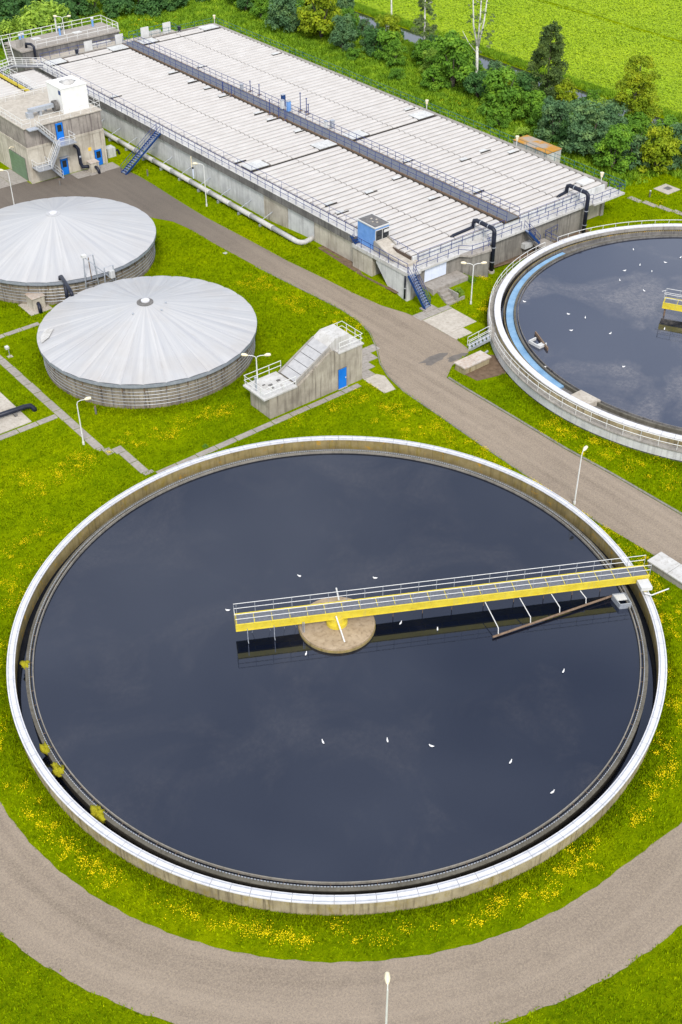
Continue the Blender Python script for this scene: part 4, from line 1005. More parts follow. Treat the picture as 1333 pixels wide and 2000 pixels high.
wi = MB().beam((77.2, 88.85, 5.35), (77.9, 88.85, 5.35), .03, .3).build('open_sash', 'white_paint', cb)

# blue stairs
stairs('blue_stairs', (69.75, 131.75, 0), (75.7, 132.1, 3.95), .95, 20, 'blue_paint', 'long dark blue stairs climbing the basin side near the pump house', rmat='navy_rail')
stairs('blue_stairs', (76.1, 80.35, .04), (75.55, 82.55, 3.3), .95, 13, 'blue_paint', 'steep blue stairs at the near corner of the long basin', rmat='navy_rail')
stairs('blue_stairs', (94.1, 82.0, 1.55), (92.5, 82.3, 3.3), .95, 8, 'blue_paint', 'short blue stairs down to the small bridge near the right tank', rmat='navy_rail')
pl = MB().box(75.4, 76.9, 79.75, 80.85, -.05, .12).build('stair_plinth', 'paving_grey'); tag(pl, 'low concrete plinth under the steep blue stairs', 'plinth')
fb = thing('footbridge', (95, 81.4, 1.2), 'small concrete footbridge joining the basin to the right tank', 'bridge')
MB().box(93.9, 95.9, 80.3, 82.6, 1.1, 1.25).build('deck', 'paving_grey', fb); MB().box(92.6, 93.9, 82.4, 82.98, .9, 1.5).build('corbel', 'concrete_pale', fb)
railing(fb, [(95.85, 80.4, 1.25), (95.85, 82.5, 1.25), (98.2, 82.75, 1.25)], 'navy_rail', .95, (1, .5), 1.2, .028)
bpf = thing('step_platform', (75.9, 92.2, 3.4), 'little blue steel step between the two basin decks by the cabin', 'steps')
for i in range(3): MB().box(75.45, 76.5, 91.5 + i * .28, 91.75 + i * .28, 3.45 + i * .2, 3.49 + i * .2).build('tread', 'blue_paint', bpf)
MB().beam((75.42, 91.45, 3.4), (75.42, 92.4, 4.05), .05, .2).beam((76.52, 91.45, 3.4), (76.52, 92.4, 4.05), .05, .2).build('stringer', 'blue_paint', bpf)

# goosenecks
def gooseneck(x, reach, label):
    g_ = thing('gooseneck_pipe', (x, 82.1, 0), label, 'pipe')
    y = 82.0
    pts = [(x, y, 0), (x, y, 4.65), (x, y + .08, 4.95), (x, y + .35, 5.12), (x + .05, y + 2.9, 5.12), (x + .05, y + 3.2, 4.98), (x + .05, y + 3.28, 4.7), (x + .05, y + 3.28, 4.2)]
    MB().tube(pts, .24, 14).build('riser', 'pipe_navy', g_, True)
    x2 = x - reach
    MB().tube([(x + .05, y + 3.28, 4.35), (x - .2, y + 3.28, 4.2), (x2 + .35, y + 3.1, 4.2), (x2 + .08, y + 3.08, 4.1), (x2, y + 3.06, 3.85), (x2, y + 3.06, 3.3)], .2, 12).build('branch', 'pipe_navy', g_, True)
    MB().cyl((x, y), .34, -.05, .28, 16).build('foot', 'paving_pale', g_)
    for z in (1.3, 3.0): MB().cyl((x, y), .27, z, z + .08, 16).build('clamp', 'galvanised', g_)
    for yy in (y + .9, y + 2.1): MB().tube([(x + .02, yy, 5.12), (x + .02, yy + .07, 5.12)], .27, 14).build('clamp', 'galvanised', g_)
    MB().tube([(x - .4, y + 1.2, 3.3), (x - .4, y + 1.2, 5.0)], .04, 6).build('stay', 'galvanised', g_)
    MB().tube([(x - .4, y + 2.6, 3.3), (x - .4, y + 2.6, 5.0)], .04, 6).build('stay', 'galvanised', g_)
gooseneck(87.05, 3.5, 'black gooseneck pipe nearest the blue cabin')
gooseneck(102.0, 1.7, 'black gooseneck pipe at the far right corner of the basin')

# long pale pipe along the near wall
lp = thing('ground_pipe', (74.35, 125, 0), 'long cream pipe running along the foot of the basin wall', 'pipe')
ys = list(np.arange(149.5, 101.5, -4.4))
for a, b in zip(ys, ys[1:]): MB().tube([(74.35, a - .02, .62), (74.35, b + .02, .62)], .3, 14).build('pipe_length', 'deck_white', lp, True)
MB().tube([(74.35, ys[-1], .62), (74.35, 100.8, .62), (74.5, 100.3, .62), (74.9, 99.95, .65), (75.4, 99.85, .8), (76.0, 99.85, .95)], .3, 14).build('pipe_bend', 'deck_white', lp, True)
for a in ys: MB().tube([(74.35, a - .1, .62), (74.35, a + .1, .62)], .335, 14).build('coupling', 'white_paint', lp)
for a in ys[:-1]:
    MB().box(74.0, 74.7, a - 2.3, a - 2.1, -.05, .34).build('support', 'galvanised', lp); MB().tube([(74.5, a - 2.2, .8), (76.0, a - 2.2, 1.35)], .05, 6).build('stay', 'galvanised', lp)
dp = thing('downpipe', (75.7, 124.6, 0), 'cream and blue downpipe on the long basin wall', 'pipe')
MB().tube([(75.7, 124.6, 1.6), (75.7, 124.6, 3.05)], .07, 8).build('upper_pipe', 'lamp_cream', dp); MB().tube([(75.6, 124.2, .3), (75.6, 124.2, 1.6)], .1, 8).build('lower_pipe', 'shutter_blue', dp); MB().cyl((75.6, 124.2), .13, 1.6, 1.75, 8).build('collar', 'pipe_navy', dp)
dp = thing('downpipe', (75.25, 83.2, .4), 'black drainpipe at the near corner of the long basin', 'pipe')
MB().tube([(75.3, 83.15, 2.9), (75.28, 83.1, 2.6), (75.28, 83.1, .3)], .1, 8).build('pipe', 'pipe_navy', dp, True); MB().cyl((75.28, 83.1), .13, 1.5, 1.6, 8).build('clamp', 'galvanised', dp)

# ------------------------------------------------------------------ raised inlet block behind the basin
rbk = thing('inlet_block', (83.8, 172.3, 0), 'raised concrete inlet block with white railings behind the long basin', 'building')
MB().box(75.6, 92.1, 169.8, 175.3, -.3, 5.1).build('wall', 'concrete_dark', rbk)
MB().box(75.4, 92.25, 169.65, 175.45, 5.103, 5.3).build('deck', 'paving_grey', rbk)
MB().box(76.5, 92.1, 167.62, 169.78, -.3, 4.0).build('channel_deck', 'paving_pale', rbk)
MB().box(86.2, 89.8, 168.4, 169.0, 4.003, 4.5).build('trough', 'deck_white', rbk)
railing(rbk, [(66.0, 175.2, 5.3), (92.1, 175.2, 5.3), (92.1, 169.9, 5.3)], 'white_rail', 1.1, (1, .52), 1.7, .045)
railing(rbk, [(78.0, 169.9, 5.3), (92.0, 169.9, 5.3)], 'white_rail', 1.0, (1, .52), 1.7, .035)
railing(rbk, [(77.5, 168.0, 4.0), (90.3, 168.0, 4.0)], 'navy_rail', 1.0, (1, .52), 1.7, .03)
railing(rbk, [(93.3, 169.0, 4.0), (101.2, 169.2, 4.0), (101.2, 167.7, 4.0)], 'teal_rail', 1.0, (1, .52), 1.7, .03)
MB().box(92.3, 101.0, 167.62, 168.9, -.3, 4.0).build('channel_deck', 'paving_pale', rbk)
MB().box(95.9, 98.5, 168.0, 168.6, 4.003, 4.6).build('trough', 'deck_white', rbk)
for x in (84.7, 90.1): 
    o = MB().box(x, x + 1.35, 167.5, 167.62, 4.02, 5.45).build('gate_plate', 'white_paint'); tag(o, 'upright pale gate plate at the back of the basin, %s' % ('left of the trough' if x < 86 else 'next to the walkway head'), 'plate', 'gate plates behind the basin')
for x in (94.6, 98.6):
    o = MB().box(x, x + 1.4, 167.4, 167.52, 4.1, 5.7).build('gate_plate', 'white_paint'); tag(o, 'upright pale gate plate at the back of the basin, %s' % ('just right of the walkway head' if x < 96 else 'farthest right'), 'plate', 'gate plates behind the basin')
for x, y in ((77.9, 173.8), (83.8, 173.3), (90.0, 174.2), (77.3, 173.6)):
    o = thing('valve_pillar', (x, y, 5.3), 'short blue grey valve pillar on the raised inlet block', 'valve', 'valve pillars on the inlet block')
    MB().cyl((x, y), .16, 5.3, 6.4, 10).build('column', 'cabin_blue', o); MB().cyl((x, y), .24, 6.4, 6.62, 10).build('handwheel', 'white_paint', o)
for x, y in ((79.4, 173.6), (85.8, 172.4)): MB().box(x, x + 1.3, y, y + .9, 5.302, 5.4).build('hatch', 'concrete_pale', rbk)
MB().tube([(76.9, 171.0, 5.3), (76.9, 170.9, 5.9), (77.1, 169.6, 6.1), (77.3, 169.2, 5.8), (77.3, 169.2, 4.0)], .2, 10).build('bent_pipe', 'pipe_navy', rbk, True)
for x0, x1, y in ((75.7, 76.6, 171.6), (76.8, 77.4, 171.9)): MB().box(x0, x1, y, y + .15, 5.3, 6.4).build('screen', 'concrete_grey', rbk)
o = thing('tall_post', (83.9, 174.5, 5.3), 'white marker post rising above the inlet block railing', 'post')
MB().tube([(83.9, 174.5, 5.3), (83.9, 174.5, 7.9)], .13, 8).build('shaft', 'white_paint', o); MB().cyl((83.9, 174.5), .2, 5.3, 5.4, 8).build('base', 'galvanised', o)
for x, y, lb in ((108.2, 167.3, 'white lantern on the far back corner of the long basin'), (108.2, 116.3, 'white lantern midway along the far edge of the basin'), (108.2, 99.4, 'white lantern on the far edge beside the rusty container'), (107.6, 84.9, 'white lantern on the far front corner of the long basin')):
    o = thing('edge_lantern', (x, y, 4.0), lb, 'lamp'); MB().tube([(x, y, 3.9), (x, y, 4.7)], .06, 6).build('post', 'white_paint', o); MB().cyl((x, y), .13, 4.7, 5.25, 10, .24).build('lantern', 'lamp_cream', o)
for x, y, lb in ((83.0, 166.9, 'black bucket shaped fan at the back edge left of the walkway'), (101.3, 167.0, 'black bucket shaped fan at the back edge right of the walkway')):
    o = thing('roof_fan', (x, y, 4.0), lb, 'fan'); MB().cyl((x, y), .22, 4.25, 4.85, 12, .28).build('drum', 'pipe_navy', o); MB().cyl((x, y), .1, 4.0, 4.25, 8).build('stem', 'galvanised', o)

# second covered basin at the left edge, partly behind the pump house
b2 = thing('covered_basin', (66, 157, 0), 'smaller covered basin behind the pump house at the left edge', 'building')
MB().box(50.0, 74.6, 150.2, 164.6, -.3, 4.3).build('wall', 'concrete_dark', b2)
MB().box(50.2, 74.2, 150.4, 164.4, 4.303, 4.33).build('cover_bed', 'cover_bed', b2)
CM.clear()
bs_keep = bs; bs = b2
for i in range(13):
    yc = 151.1 + i * 1.02
    for s0, s1 in ((70.2, 74.1), (62.0, 68.7), (55.2, 61.9)):
        cover(s0, s1, yc, .97)
for ob in b2.children:
    if ob.name.startswith('roof_cover'): ob.location.z += .355
bs = bs_keep
MB().box(69.0, 69.9, 151.0, 165.6, 4.6, 4.75).build('walkway', 'grating', b2)
MB().beam((68.95, 153.2, 4.75), (68.95, 158.0, 4.75), .12, .45).build('yellow_beam', 'yellow_paint', b2)
MB().beam((68.95, 158.4, 4.75), (68.95, 165.6, 4.75), .12, .45).build('yellow_beam', 'yellow_paint', b2)
MB().beam((69.95, 151.6, 4.75), (69.95, 154.0, 4.75), .12, .4).build('yellow_beam', 'yellow_paint', b2)
railing(b2, [(68.95, 151.5, 4.76), (68.95, 165.5, 4.76)], 'white_rail', 1.0, (1, .52), 1.5, .03)
railing(b2, [(69.95, 153.0, 4.76), (69.95, 165.5, 4.76)], 'white_rail', 1.0, (1, .52), 1.5, .03)
railing(b2, [(60.5, 150.4, 4.5), (66.5, 150.4, 4.5), (66.5, 153.5, 4.5)], 'white_rail', 1.0, (1, .52), 1.5, .03)
gw = thing('gangway', (72.5, 164, 4.5), 'white railed steel gangway linking the two covered basins', 'gangway')
MB().beam((67.5, 164.6, 4.75), (71.8, 165.4, 5.0), .9, .1).beam((71.8, 165.4, 5.0), (75.3, 162.8, 4.9), .9, .1).build('deck', 'grating', gw)
for o_ in (-.5, .5):
    railing(gw, [(67.5, 164.6 + o_, 4.8), (71.8, 165.4 + o_, 5.05), (75.3 + o_ * .3, 162.8 + o_, 4.95), (76.2 + o_ * .6, 157.0, 4.2)], 'white_rail', 1.0, (1, .52, .1), 1.6, .035)
stairs('block_stairs', (72.6, 167.0, 3.4), (75.4, 174.8, 5.3), 1.0, 12, 'concrete_grey', 'white railed stairs up to the raised inlet block at top left', rmat='white_rail')

# ------------------------------------------------------------------ container behind the basin
ct = thing('site_container', (113.8, 100.3, 0), 'white container with rust orange roof behind the long basin', 'container')
MB().box(112.5, 115.1, 97.9, 104.0, .1, 2.3).build('body', 'deck_white', ct); MB().box(112.44, 115.16, 97.84, 104.06, 2.303, 2.42).build('roof', 'container_roof', ct)
MB().box(112.47, 112.497, 98.0, 103.8, .15, .3).build('sill', 'rust_brown', ct)
for i in range(10): MB().box(112.46, 112.498, 98.1 + i * .58, 98.35 + i * .58, .35, 2.2).build('corrugation', 'deck_white', ct)
MB().box(113.2, 114.2, 97.87, 97.898, .3, 2.1).build('door', 'concrete_pale', ct)

# ------------------------------------------------------------------ lamps
def head(m, p, d, L_=.62):
    d = Vector(d).normalized(); p = Vector(p); q = p + d * L_ + Vector((0, 0, .07)); mid = p.lerp(q, .45) + Vector((0, 0, .03))
    m.tube([p, p.lerp(q, .18), mid, q.lerp(mid, .2), q], [.05, .11, .16, .13, .06], 8); return m
def street_lamp(b, h, arms, label, reach=.7):
    """arms: list of compass angles in degrees in plan"""
    o = thing('street_lamp', b, label, 'lamp', 'lamp posts of the plant'); b = Vector(b)
    MB().tube([b - Vector((0, 0, .1)), b + Vector((0, 0, 1.0)), b + Vector((0, 0, h - .35))], [.075, .065, .045], 8).build('pole', 'white_rail', o)
    for a in arms:
        d = Vector((math.cos(R(a)), math.sin(R(a)), 0)); t_ = b + Vector((0, 0, h - .35))
        MB().tube([t_ - Vector((0, 0, .03)), t_ + d * .08 + Vector((0, 0, .2)), t_ + d * reach * .5 + Vector((0, 0, .33)), t_ + d * reach + Vector((0, 0, .36))], .035, 6).build('arm', 'white_rail', o)
        head(MB(), t_ + d * (reach - .03) + Vector((0, 0, .36)), d).build('lamp_head', 'lamp_cream', o, True)
    MB().cyl((b.x, b.y), .11, b.z - .02, b.z + .3, 8).build('base', 'white_rail', o)
street_lamp((63.07, 47.88, 0), 5.3, [15], 'single lamp post between the front tank and the straight road', .25)
street_lamp((80.3, 78.2, 0), 4.7, [-38.7, 141.3], 'double headed lamp on the grass left of the right tank', .75)
street_lamp((51.6, 76.6, 2.36), 2.9, [-38.7, 141.3], 'double headed lamp on the inlet house platform', .75)
street_lamp((35.77, 81.13, 0), 4.6, [-25], 'single lamp bending right beside the slab footpath', .7)
street_lamp((21.05, 22.75, 0), 5.9, [52], 'lamp standing in the grass at the bottom of the picture', .1)
street_lamp((54.1, 131.2, 0), 4.7, [150], 'lamp behind the farther domed tank at the left edge', .5)
street_lamp((72.5, 116.6, 0), 5.4, [150], 'thin lamp on the grass by the basin wall and cream pipe', .7)
street_lamp((84.6, 173.4, 5.3), 2.6, [-38.7, 141.3], 'double headed lamp on the raised inlet block', .75)
fl = thing('floodlight', (37.54, 99.08, 0), 'short ground floodlight on the grass near the slab path', 'lamp')
MB().tube([(37.54, 99.08, 0), (37.54, 99.08, .85)], .035, 6).build('pole', 'galvanised', fl); MB().beam((37.45, 99.0, 1.0), (37.45, 99.35, 1.05), .34, .24).build('lamp_head', 'white_paint', fl); MB().box(37.3, 37.8, 98.85, 99.3, -.03, .04).build('base', 'paving_pale', fl)
for x, y, lb in ((39.07, 84.74, 'short dark bollard near the front domed tank wall'), (71.82, 129.2, 'short dark bollard on the grass beside the long stairs'), (116.6, 84.2, 'small post on the grass behind the right tank'), (61.6, 133.6, 'short stone bollard before the pump house'), (122.0, 190.0, 'white topped marker post on the far grass')):
    o = thing('bollard', (x, y, 0), lb, 'bollard'); MB().cyl((x, y), .09, -.1, .75, 8).build('shaft', 'concrete_dark', o); MB().cyl((x, y), .11, .75, .84, 8).build('cap', 'rust_brown' if x < 115 else 'white_paint', o)
wp = MB().box(68.05, 68.5, 104.3, 104.7, -.02, .05).build('drain_cover', 'white_paint'); tag(wp, 'small white drain cover on the grass beside the upper road', 'drain cover'); wp.location.x -= 1.3

# ------------------------------------------------------------------ foliage
def leaf_cloud(seed, clumps, n_leaf, size, flat=.35):
    """leaf quads scattered over many overlapping clumps; clumps = [(centre, radius)...]"""
    rs = np.random.default_rng(seed)
    w_ = np.array([r ** 2 for _, r in clumps]); idx = rs.choice(len(clumps), n_leaf, p=w_ / w_.sum())
    cen = np.array([c for c, _ in clumps])[idx]; rad = np.array([r for _, r in clumps])[idx]
    d = rs.normal(size=(n_leaf, 3)); d /= np.linalg.norm(d, axis=1)[:, None]
    d[:, 2] = np.where(d[:, 2] < -.3, -d[:, 2] * .6, d[:, 2])
    p = cen + d * (rad * (rs.random(n_leaf) ** .35))[:, None]
    nrm = d + rs.normal(scale=.55, size=(n_leaf, 3)) + np.array([0, 0, .3]); nrm /= np.linalg.norm(nrm, axis=1)[:, None]
    ref = rs.normal(size=(n_leaf, 3)); u = np.cross(nrm, ref); u /= np.linalg.norm(u, axis=1)[:, None]; v_ = np.cross(nrm, u)
    sz = size * rs.uniform(.6, 1.4, n_leaf)[:, None]
    q = np.stack([p - u * sz, p + v_ * sz * .55, p + u * sz, p - v_ * sz * .55], 1).reshape(-1, 3)
    f = np.arange(n_leaf * 4).reshape(-1, 4)
    return q, f
def bush_clumps(seed, n=26, taper=.25):
    rs = np.random.default_rng(seed); out = []
    for i in range(n):
        a = rs.uniform(0, 6.28); h = rs.uniform(.08, .9); rr = math.sqrt(rs.random()) * (1 - taper * h) * .78
        if h > .6: rr *= .75
        out.append((np.array([rr * math.cos(a), rr * math.sin(a), h]), rs.uniform(.16, .32)))
    return out
KIND = {'dark': 'leaf_dark', 'green': 'leaf_green', 'grey': 'leaf_grey', 'yg': 'leaf_yellowgreen', 'olive': 'leaf_olive', 'light': 'leaf_olive', 'tree': 'leaf_olive'}
BM = {}
def bush_mesh(kind, var, ar=1.3):
    ar = round(ar * 2) / 2 if ar > 1 else .8
    key = (kind, var, ar)
    if key not in BM:
        cl = [(np.array([c[0], c[1], c[2] * ar * .9]), r) for c, r in bush_clumps(13 * var + ord(kind[0]), int(20 + 14 * ar))]
        q, f = leaf_cloud(31 * var + 7 * len(kind) + ord(kind[0]), cl, int(3600 * (.6 + .5 * ar)), .055)
        BM[key] = rawmesh('crown', q, f, KIND[kind])
    return BM[key]
tm_ = MB()
for k in range(5):
    a = k * 1.26; tm_.tube([(0, 0, -.05), (.12 * math.cos(a), .12 * math.sin(a), .35), (.4 * math.cos(a), .4 * math.sin(a), .75)], [.05, .03, .012], 5)
stem_me = bpy.data.meshes.new('trunk'); stem_me.from_pydata(tm_.v, [], tm_.f); stem_me.materials.append(MAT['bark'])
VEG = [('olive',88.6,187.0,5.9,6.8),('dark',90.7,206.2,4.1,5.1),('dark',99.8,198.7,3.6,3.8),('dark',105.3,194.1,3.2,3.0),('dark',111.1,191.4,3.6,3.4),('light',84.6,190.2,3.8,3.3),('dark',114.7,190.5,2.7,2.2),('dark',98.0,212.7,5.6,5.3),('dark',121.7,191.1,2.8,1.8),('dark',122.9,179.7,1.8,3.0),('green',122.3,174.2,2.1,3.8),('grey',121.6,166.1,2.9,5.7),('yg',123.7,159.2,4.1,8.4),('grey',122.5,152.3,2.3,4.4),('grey',129.9,155.6,2.0,3.7),('grey',126.8,150.4,1.7,3.6),('yg',127.6,147.0,2.5,4.4),('green',124.0,141.1,1.8,3.5),('yg',131.6,149.9,2.1,3.2),('green',133.5,167.2,2.3,2.6),('yg',131.2,172.9,3.6,3.8),('dark',133.6,142.8,2.0,4.4),('green',123.8,127.6,3.4,6.7),('dark',126.5,134.4,2.0,3.1),('olive',133.8,138.3,1.9,3.2),('grey',129.6,141.4,2.0,3.2),('green',121.8,129.2,2.3,3.0),('green',122.6,116.1,3.5,6.1),('grey',131.8,127.0,2.3,3.1),('green',125.0,123.8,1.9,2.2),('grey',133.4,125.2,1.8,2.7),('grey',119.7,103.4,2.9,5.5),('green',131.1,107.8,2.9,3.6),('grey',119.7,97.6,3.2,6.1),('green',119.1,92.5,2.5,5.0),('yg',123.5,89.0,2.8,5.4),('grey',126.2,87.8,2.3,5.4),('grey',131.7,94.8,2.8,3.5),('green',123.1,110.5,2.5,3.6),('green',125.9,94.8,2.4,3.5),('grey',127.4,100.7,2.5,3.5),('olive',128.7,109.8,1.8,2.5),('dark',120.3,101.7,2.1,3.5),('green',131.7,90.1,2.7,4.8),
    ('dark',84,199,5,6),('dark',108,200,4.5,5),('dark',101,206,4.5,6),('dark',116,197,4,4.5),('green',125,184,3,4),('dark',129,179,3,4),('dark',94,195,4,4.5),('green',131,160,2.4,3.6),('dark',129.5,166,2.6,4.2),('green',128,118,2.3,3.4),('dark',131.5,119.5,2.0,3.0),('grey',125.4,105.5,2.3,3.8),('green',130.6,113.6,2.0,2.8),('green',129.0,133.6,2.0,3.0),('yg',131.6,136.0,1.7,2.6),('grey',123.5,98.4,2.2,4.2),('green',127.6,91.2,2.3,4.6),('dark',80,193,4,4.5),('green',131.8,131.2,2.0,3.0),('grey',132.2,121.8,2.0,3.1),('green',132.3,117.0,1.9,2.8),('dark',132.0,104.6,2.1,3.2),('green',132.5,101.6,1.8,2.8),('olive',129.2,104.4,2.0,3.0),('green',128.8,97.2,2.4,3.8),('dark',126.0,91.0,2.2,4.4),('green',121.4,106.8,2.2,3.6),('dark',125.8,114.5,2.2,4.0),('green',125.6,119.4,2.0,3.4),('green',124.6,131.4,2.2,3.6),('dark',127.9,129.0,2.0,3.4),('grey',121.6,93.8,2.0,3.9),('green',120.0,136.0,1.5,1.7),('green',118.2,112.2,1.7,2.2),('olive',117.4,107.0,1.4,1.5),('green',121.0,147.2,1.5,1.6),('dark',126.5,162.5,2.4,4.4),('green',126.8,169.5,2.3,3.8)]
LAB = {'dark': 'dark green bush', 'green': 'leafy mid green shrub', 'grey': 'grey green willow shrub', 'yg': 'yellow green shrub', 'olive': 'light olive green shrub', 'light': 'light olive green shrub'}
def where(x, y):
    if y > 176: return 'in the far thicket at top left' if x < 118 else 'beyond the back corner of the long basin'
    if y > 145: return 'in the hedge before the first birch'
    if y > 118: return 'in the hedge among the birch trunks'
    if y > 104: return 'in the hedge by the dark pointed tree'
    return 'in the hedge behind the rusty container'
_r = random.Random(5)
for _i in range(26):
    _t = 88 + _i * 3.1 + _r.uniform(-1, 1); VEG.append((_r.choice(['green', 'green', 'dark', 'olive', 'grey', 'yg']), 121.5 + _r.random() * 11.2, _t, _r.uniform(1.7, 2.6), _r.uniform(2.6, 4.6)))
ORD = ['leftmost', 'second from left', 'third from left', 'fourth from left', 'fifth from left', 'sixth from left', 'seventh from left', 'eighth from left', 'ninth from left', 'tenth from left', 'eleventh from left', 'twelfth from left', 'thirteenth from left', 'fourteenth from left']
lab_of = []
for k, x, y, r, h in VEG:
    lab_of.append('%s %s %s' % ('tall' if h > 5 else 'low' if h < 3.3 else 'rounded', LAB[k], where(x, y)))
def screen_x(x, y):
    c_, s_ = math.cos(R(38.69)), math.sin(R(38.69)); return (x * c_ - y * s_) / (x * s_ + y * c_)
for i, (k, x, y, r, h) in enumerate(VEG):
    gz = float(ground_h(x, y)); same = sorted((j for j in range(len(VEG)) if lab_of[j] == lab_of[i]), key=lambda j: screen_x(VEG[j][1], VEG[j][2]))
    lab = lab_of[i] if len(same) == 1 else lab_of[i] + ', ' + ORD[same.index(i)]
    o = thing('shrub', (x, y, gz), lab, 'shrub', 'shrubs of the hedge along the ditch')
    rz = random.uniform(0, 6.28); q = random.uniform(1.12, 1.32) if x < 129.5 or y > 160 else random.uniform(.74, .9)
    inst(bush_mesh(k, i % 3, h / r), 'crown', (x, y, gz), o, rz, (r * q, r * q, r * q)); inst(stem_me, 'trunk', (x, y, gz), o, rz, (r, r, h))

def tree(name, x, y, h, label, kind, trunk_pts, tr, clumps, nl, size, seed, bark, flat=False, z0=None):
    gz = float(ground_h(x, y)); o = thing(name, (x, y, gz), label, 'tree')
    m = MB()
    for pts, r0, r1 in trunk_pts:
        n = len(pts); m.tube([(x + p[0], y + p[1], gz + p[2]) for p in pts], [r0 + (r1 - r0) * i / (n - 1) for i in range(n)], 8)
    m.build('trunk', bark, o, True)
    q, f = leaf_cloud(seed, clumps, nl, size); q[:, 0] += x; q[:, 1] += y; q[:, 2] += gz
    me = rawmesh('crown', q - np.array([x, y, gz]), f, kind); inst(me, 'crown', (x, y, gz), o)
    return o
def crown(seed, n, z0, z1, rfun, cr):
    rs = np.random.default_rng(seed); out = []
    for i in range(n):
        t_ = rs.random(); z = z0 + (z1 - z0) * t_; a = rs.uniform(0, 6.28); rr = math.sqrt(rs.random()) * rfun(t_)
        out.append((np.array([rr * math.cos(a), rr * math.sin(a), z]), cr * rs.uniform(.6, 1.35) * (.55 + .45 * (1 - t_))))
    return out
def limbs(seed, n, z0, z1, L_, r):
    rs = np.random.default_rng(seed); out = []
    for i in range(n):
        z = rs.uniform(z0, z1); a = rs.uniform(0, 6.28); l = L_ * rs.uniform(.6, 1)
        out.append(([(0, 0, z), (l * .5 * math.cos(a), l * .5 * math.sin(a), z + l * .4), (l * math.cos(a), l * math.sin(a), z + l * .65)], r, r * .3))
    return out
tree('pointed_tree', 128.3, 113.2, 12.3, 'tall dark pointed tree standing by the ditch', 'leaf_pointed', [([(0, 0, -.2), (.1, 0, 5), (0, .1, 11.5)], .2, .05)] + limbs(1, 10, 2, 9, 1.6, .06), .2,
     crown(5, 120, .8, 11.7, lambda t_: 3.1 * (1 - t_) ** .55 + .3, 1.0), 21000, .15, 3, 'bark')
tree('yellowing_tree', 131.1, 99.6, 10.2, 'yellow green tree rising from the right end of the hedge', 'leaf_yellowgreen', [([(0, 0, -.2), (-.1, .1, 4), (.15, 0, 9)], .2, .06)] + limbs(2, 12, 2, 8, 2.0, .06), .2,
     crown(9, 80, .6, 9.7, lambda t_: 2.8 * math.sin(math.pi * min(1, t_ * .58 + .3)) + .15, 1.15), 17000, .15, 4, 'bark')
tree('birch', 129.9, 148.9, 14, 'slender single birch with a bare white trunk', 'leaf_birch', [([(0, 0, -.2), (.1, 0, 5), (-.05, .1, 10), (.1, .1, 15)], .17, .07)] + limbs(3, 6, 9, 13, 1.2, .04), .2,
     crown(11, 80, 9.2, 15.5, lambda t_: 1.7 * (1 - t_ * .5), .34), 3000, .12, 5, 'bark_birch')
tree('birch', 128.6, 139.5, 15, 'birch with drooping grey green crown over the ditch', 'leaf_birch', [([(0, 0, -.2), (.05, 0, 5), (0, .1, 10), (.1, .1, 15)], .19, .06)] + limbs(4, 10, 5, 13, 1.3, .045), .2,
     crown(12, 150, 4.4, 15.5, lambda t_: 1.9 * (1 - t_ * .5), .4), 8500, .12, 6, 'bark_birch')
tree('birch', 126.8, 125.7, 17, 'birch forking into three bare white stems', 'leaf_birch', [([(0, 0, -.2), (0, .1, 3), (-.1, .2, 6)], .24, .2), ([(-.1, .2, 5.8), (-.75, .6, 9), (-1.0, .8, 13), (-1.1, .9, 18)], .14, .06), ([(-.1, .2, 5.8), (0, .1, 10), (.1, .2, 18)], .15, .07), ([(-.05, .1, 5.8), (.45, -.3, 9.5), (.7, -.5, 14), (.75, -.5, 18)], .14, .06), ([(-.1, .2, 5.0), (-1.2, 1.0, 6.6), (-1.9, 1.6, 8.2)], .07, .02)] + limbs(6, 6, 8, 15, 1.3, .03), .2,
     crown(14, 90, 5.6, 16, lambda t_: 2.3, .3), 2600, .11, 7, 'bark_birch')
for j, (x, y, h, lb) in enumerate(((102.7, 197.1, 4.6, 'small light green tree with visible trunk at the top left, left of two'), (110.3, 195.0, 4.4, 'small light green tree with visible trunk at the top left, right of two'))):
    tree('broadleaf_tree', x, y, h, lb, 'leaf_olive', [([(0, 0, -.1), (.05, 0, 1.5), (.1, 0, h * .75)], .17, .07)] + limbs(20 + j, 6, 1.5, 3, 1.4, .05), .1, crown(30 + j, 26, 2.3, h + .4, lambda t_: 2.3 * math.sin(math.pi * (t_ * .75 + .2)), .7), 3600, .15, 40 + j, 'bark')
# planted shrubs by the terrace and weeds round the front domed tank
for i, (x, y, r, h, k, lb) in enumerate(((80.4, 80.3, .75, .9, 'olive', 'bushy light green plant beside the terrace steps'), (83.0, 80.9, .6, .8, 'green', 'leafy green plant below the bay of the front wall'), (79.9, 79.9, .5, .6, 'yg', 'small yellowish plant in the kerbed bed by the steps'), (41.0, 93.6, .35, .35, 'green', 'broad leaved weed left of the front domed tank'), (39.6, 88.0, .35, .35, 'green', 'broad leaved weed below the front domed tank'), (85.4, 168.0, .5, .9, 'yg', 'weed sprouting from the channel behind the basin'), (43.9, 73.95, .35, .35, 'green', 'weed beside the slab path above the front tank'))):
    gz = 4.0 if y > 160 else float(ground_h(x, y)); o = thing('garden_plant', (x, y, gz), lb, 'plant')
    inst(bush_mesh(k, 0, 1.0), 'crown', (x, y, gz), o, i, (r, r, h)); inst(stem_me, 'trunk', (x, y, gz), o, i, (r, r, h))

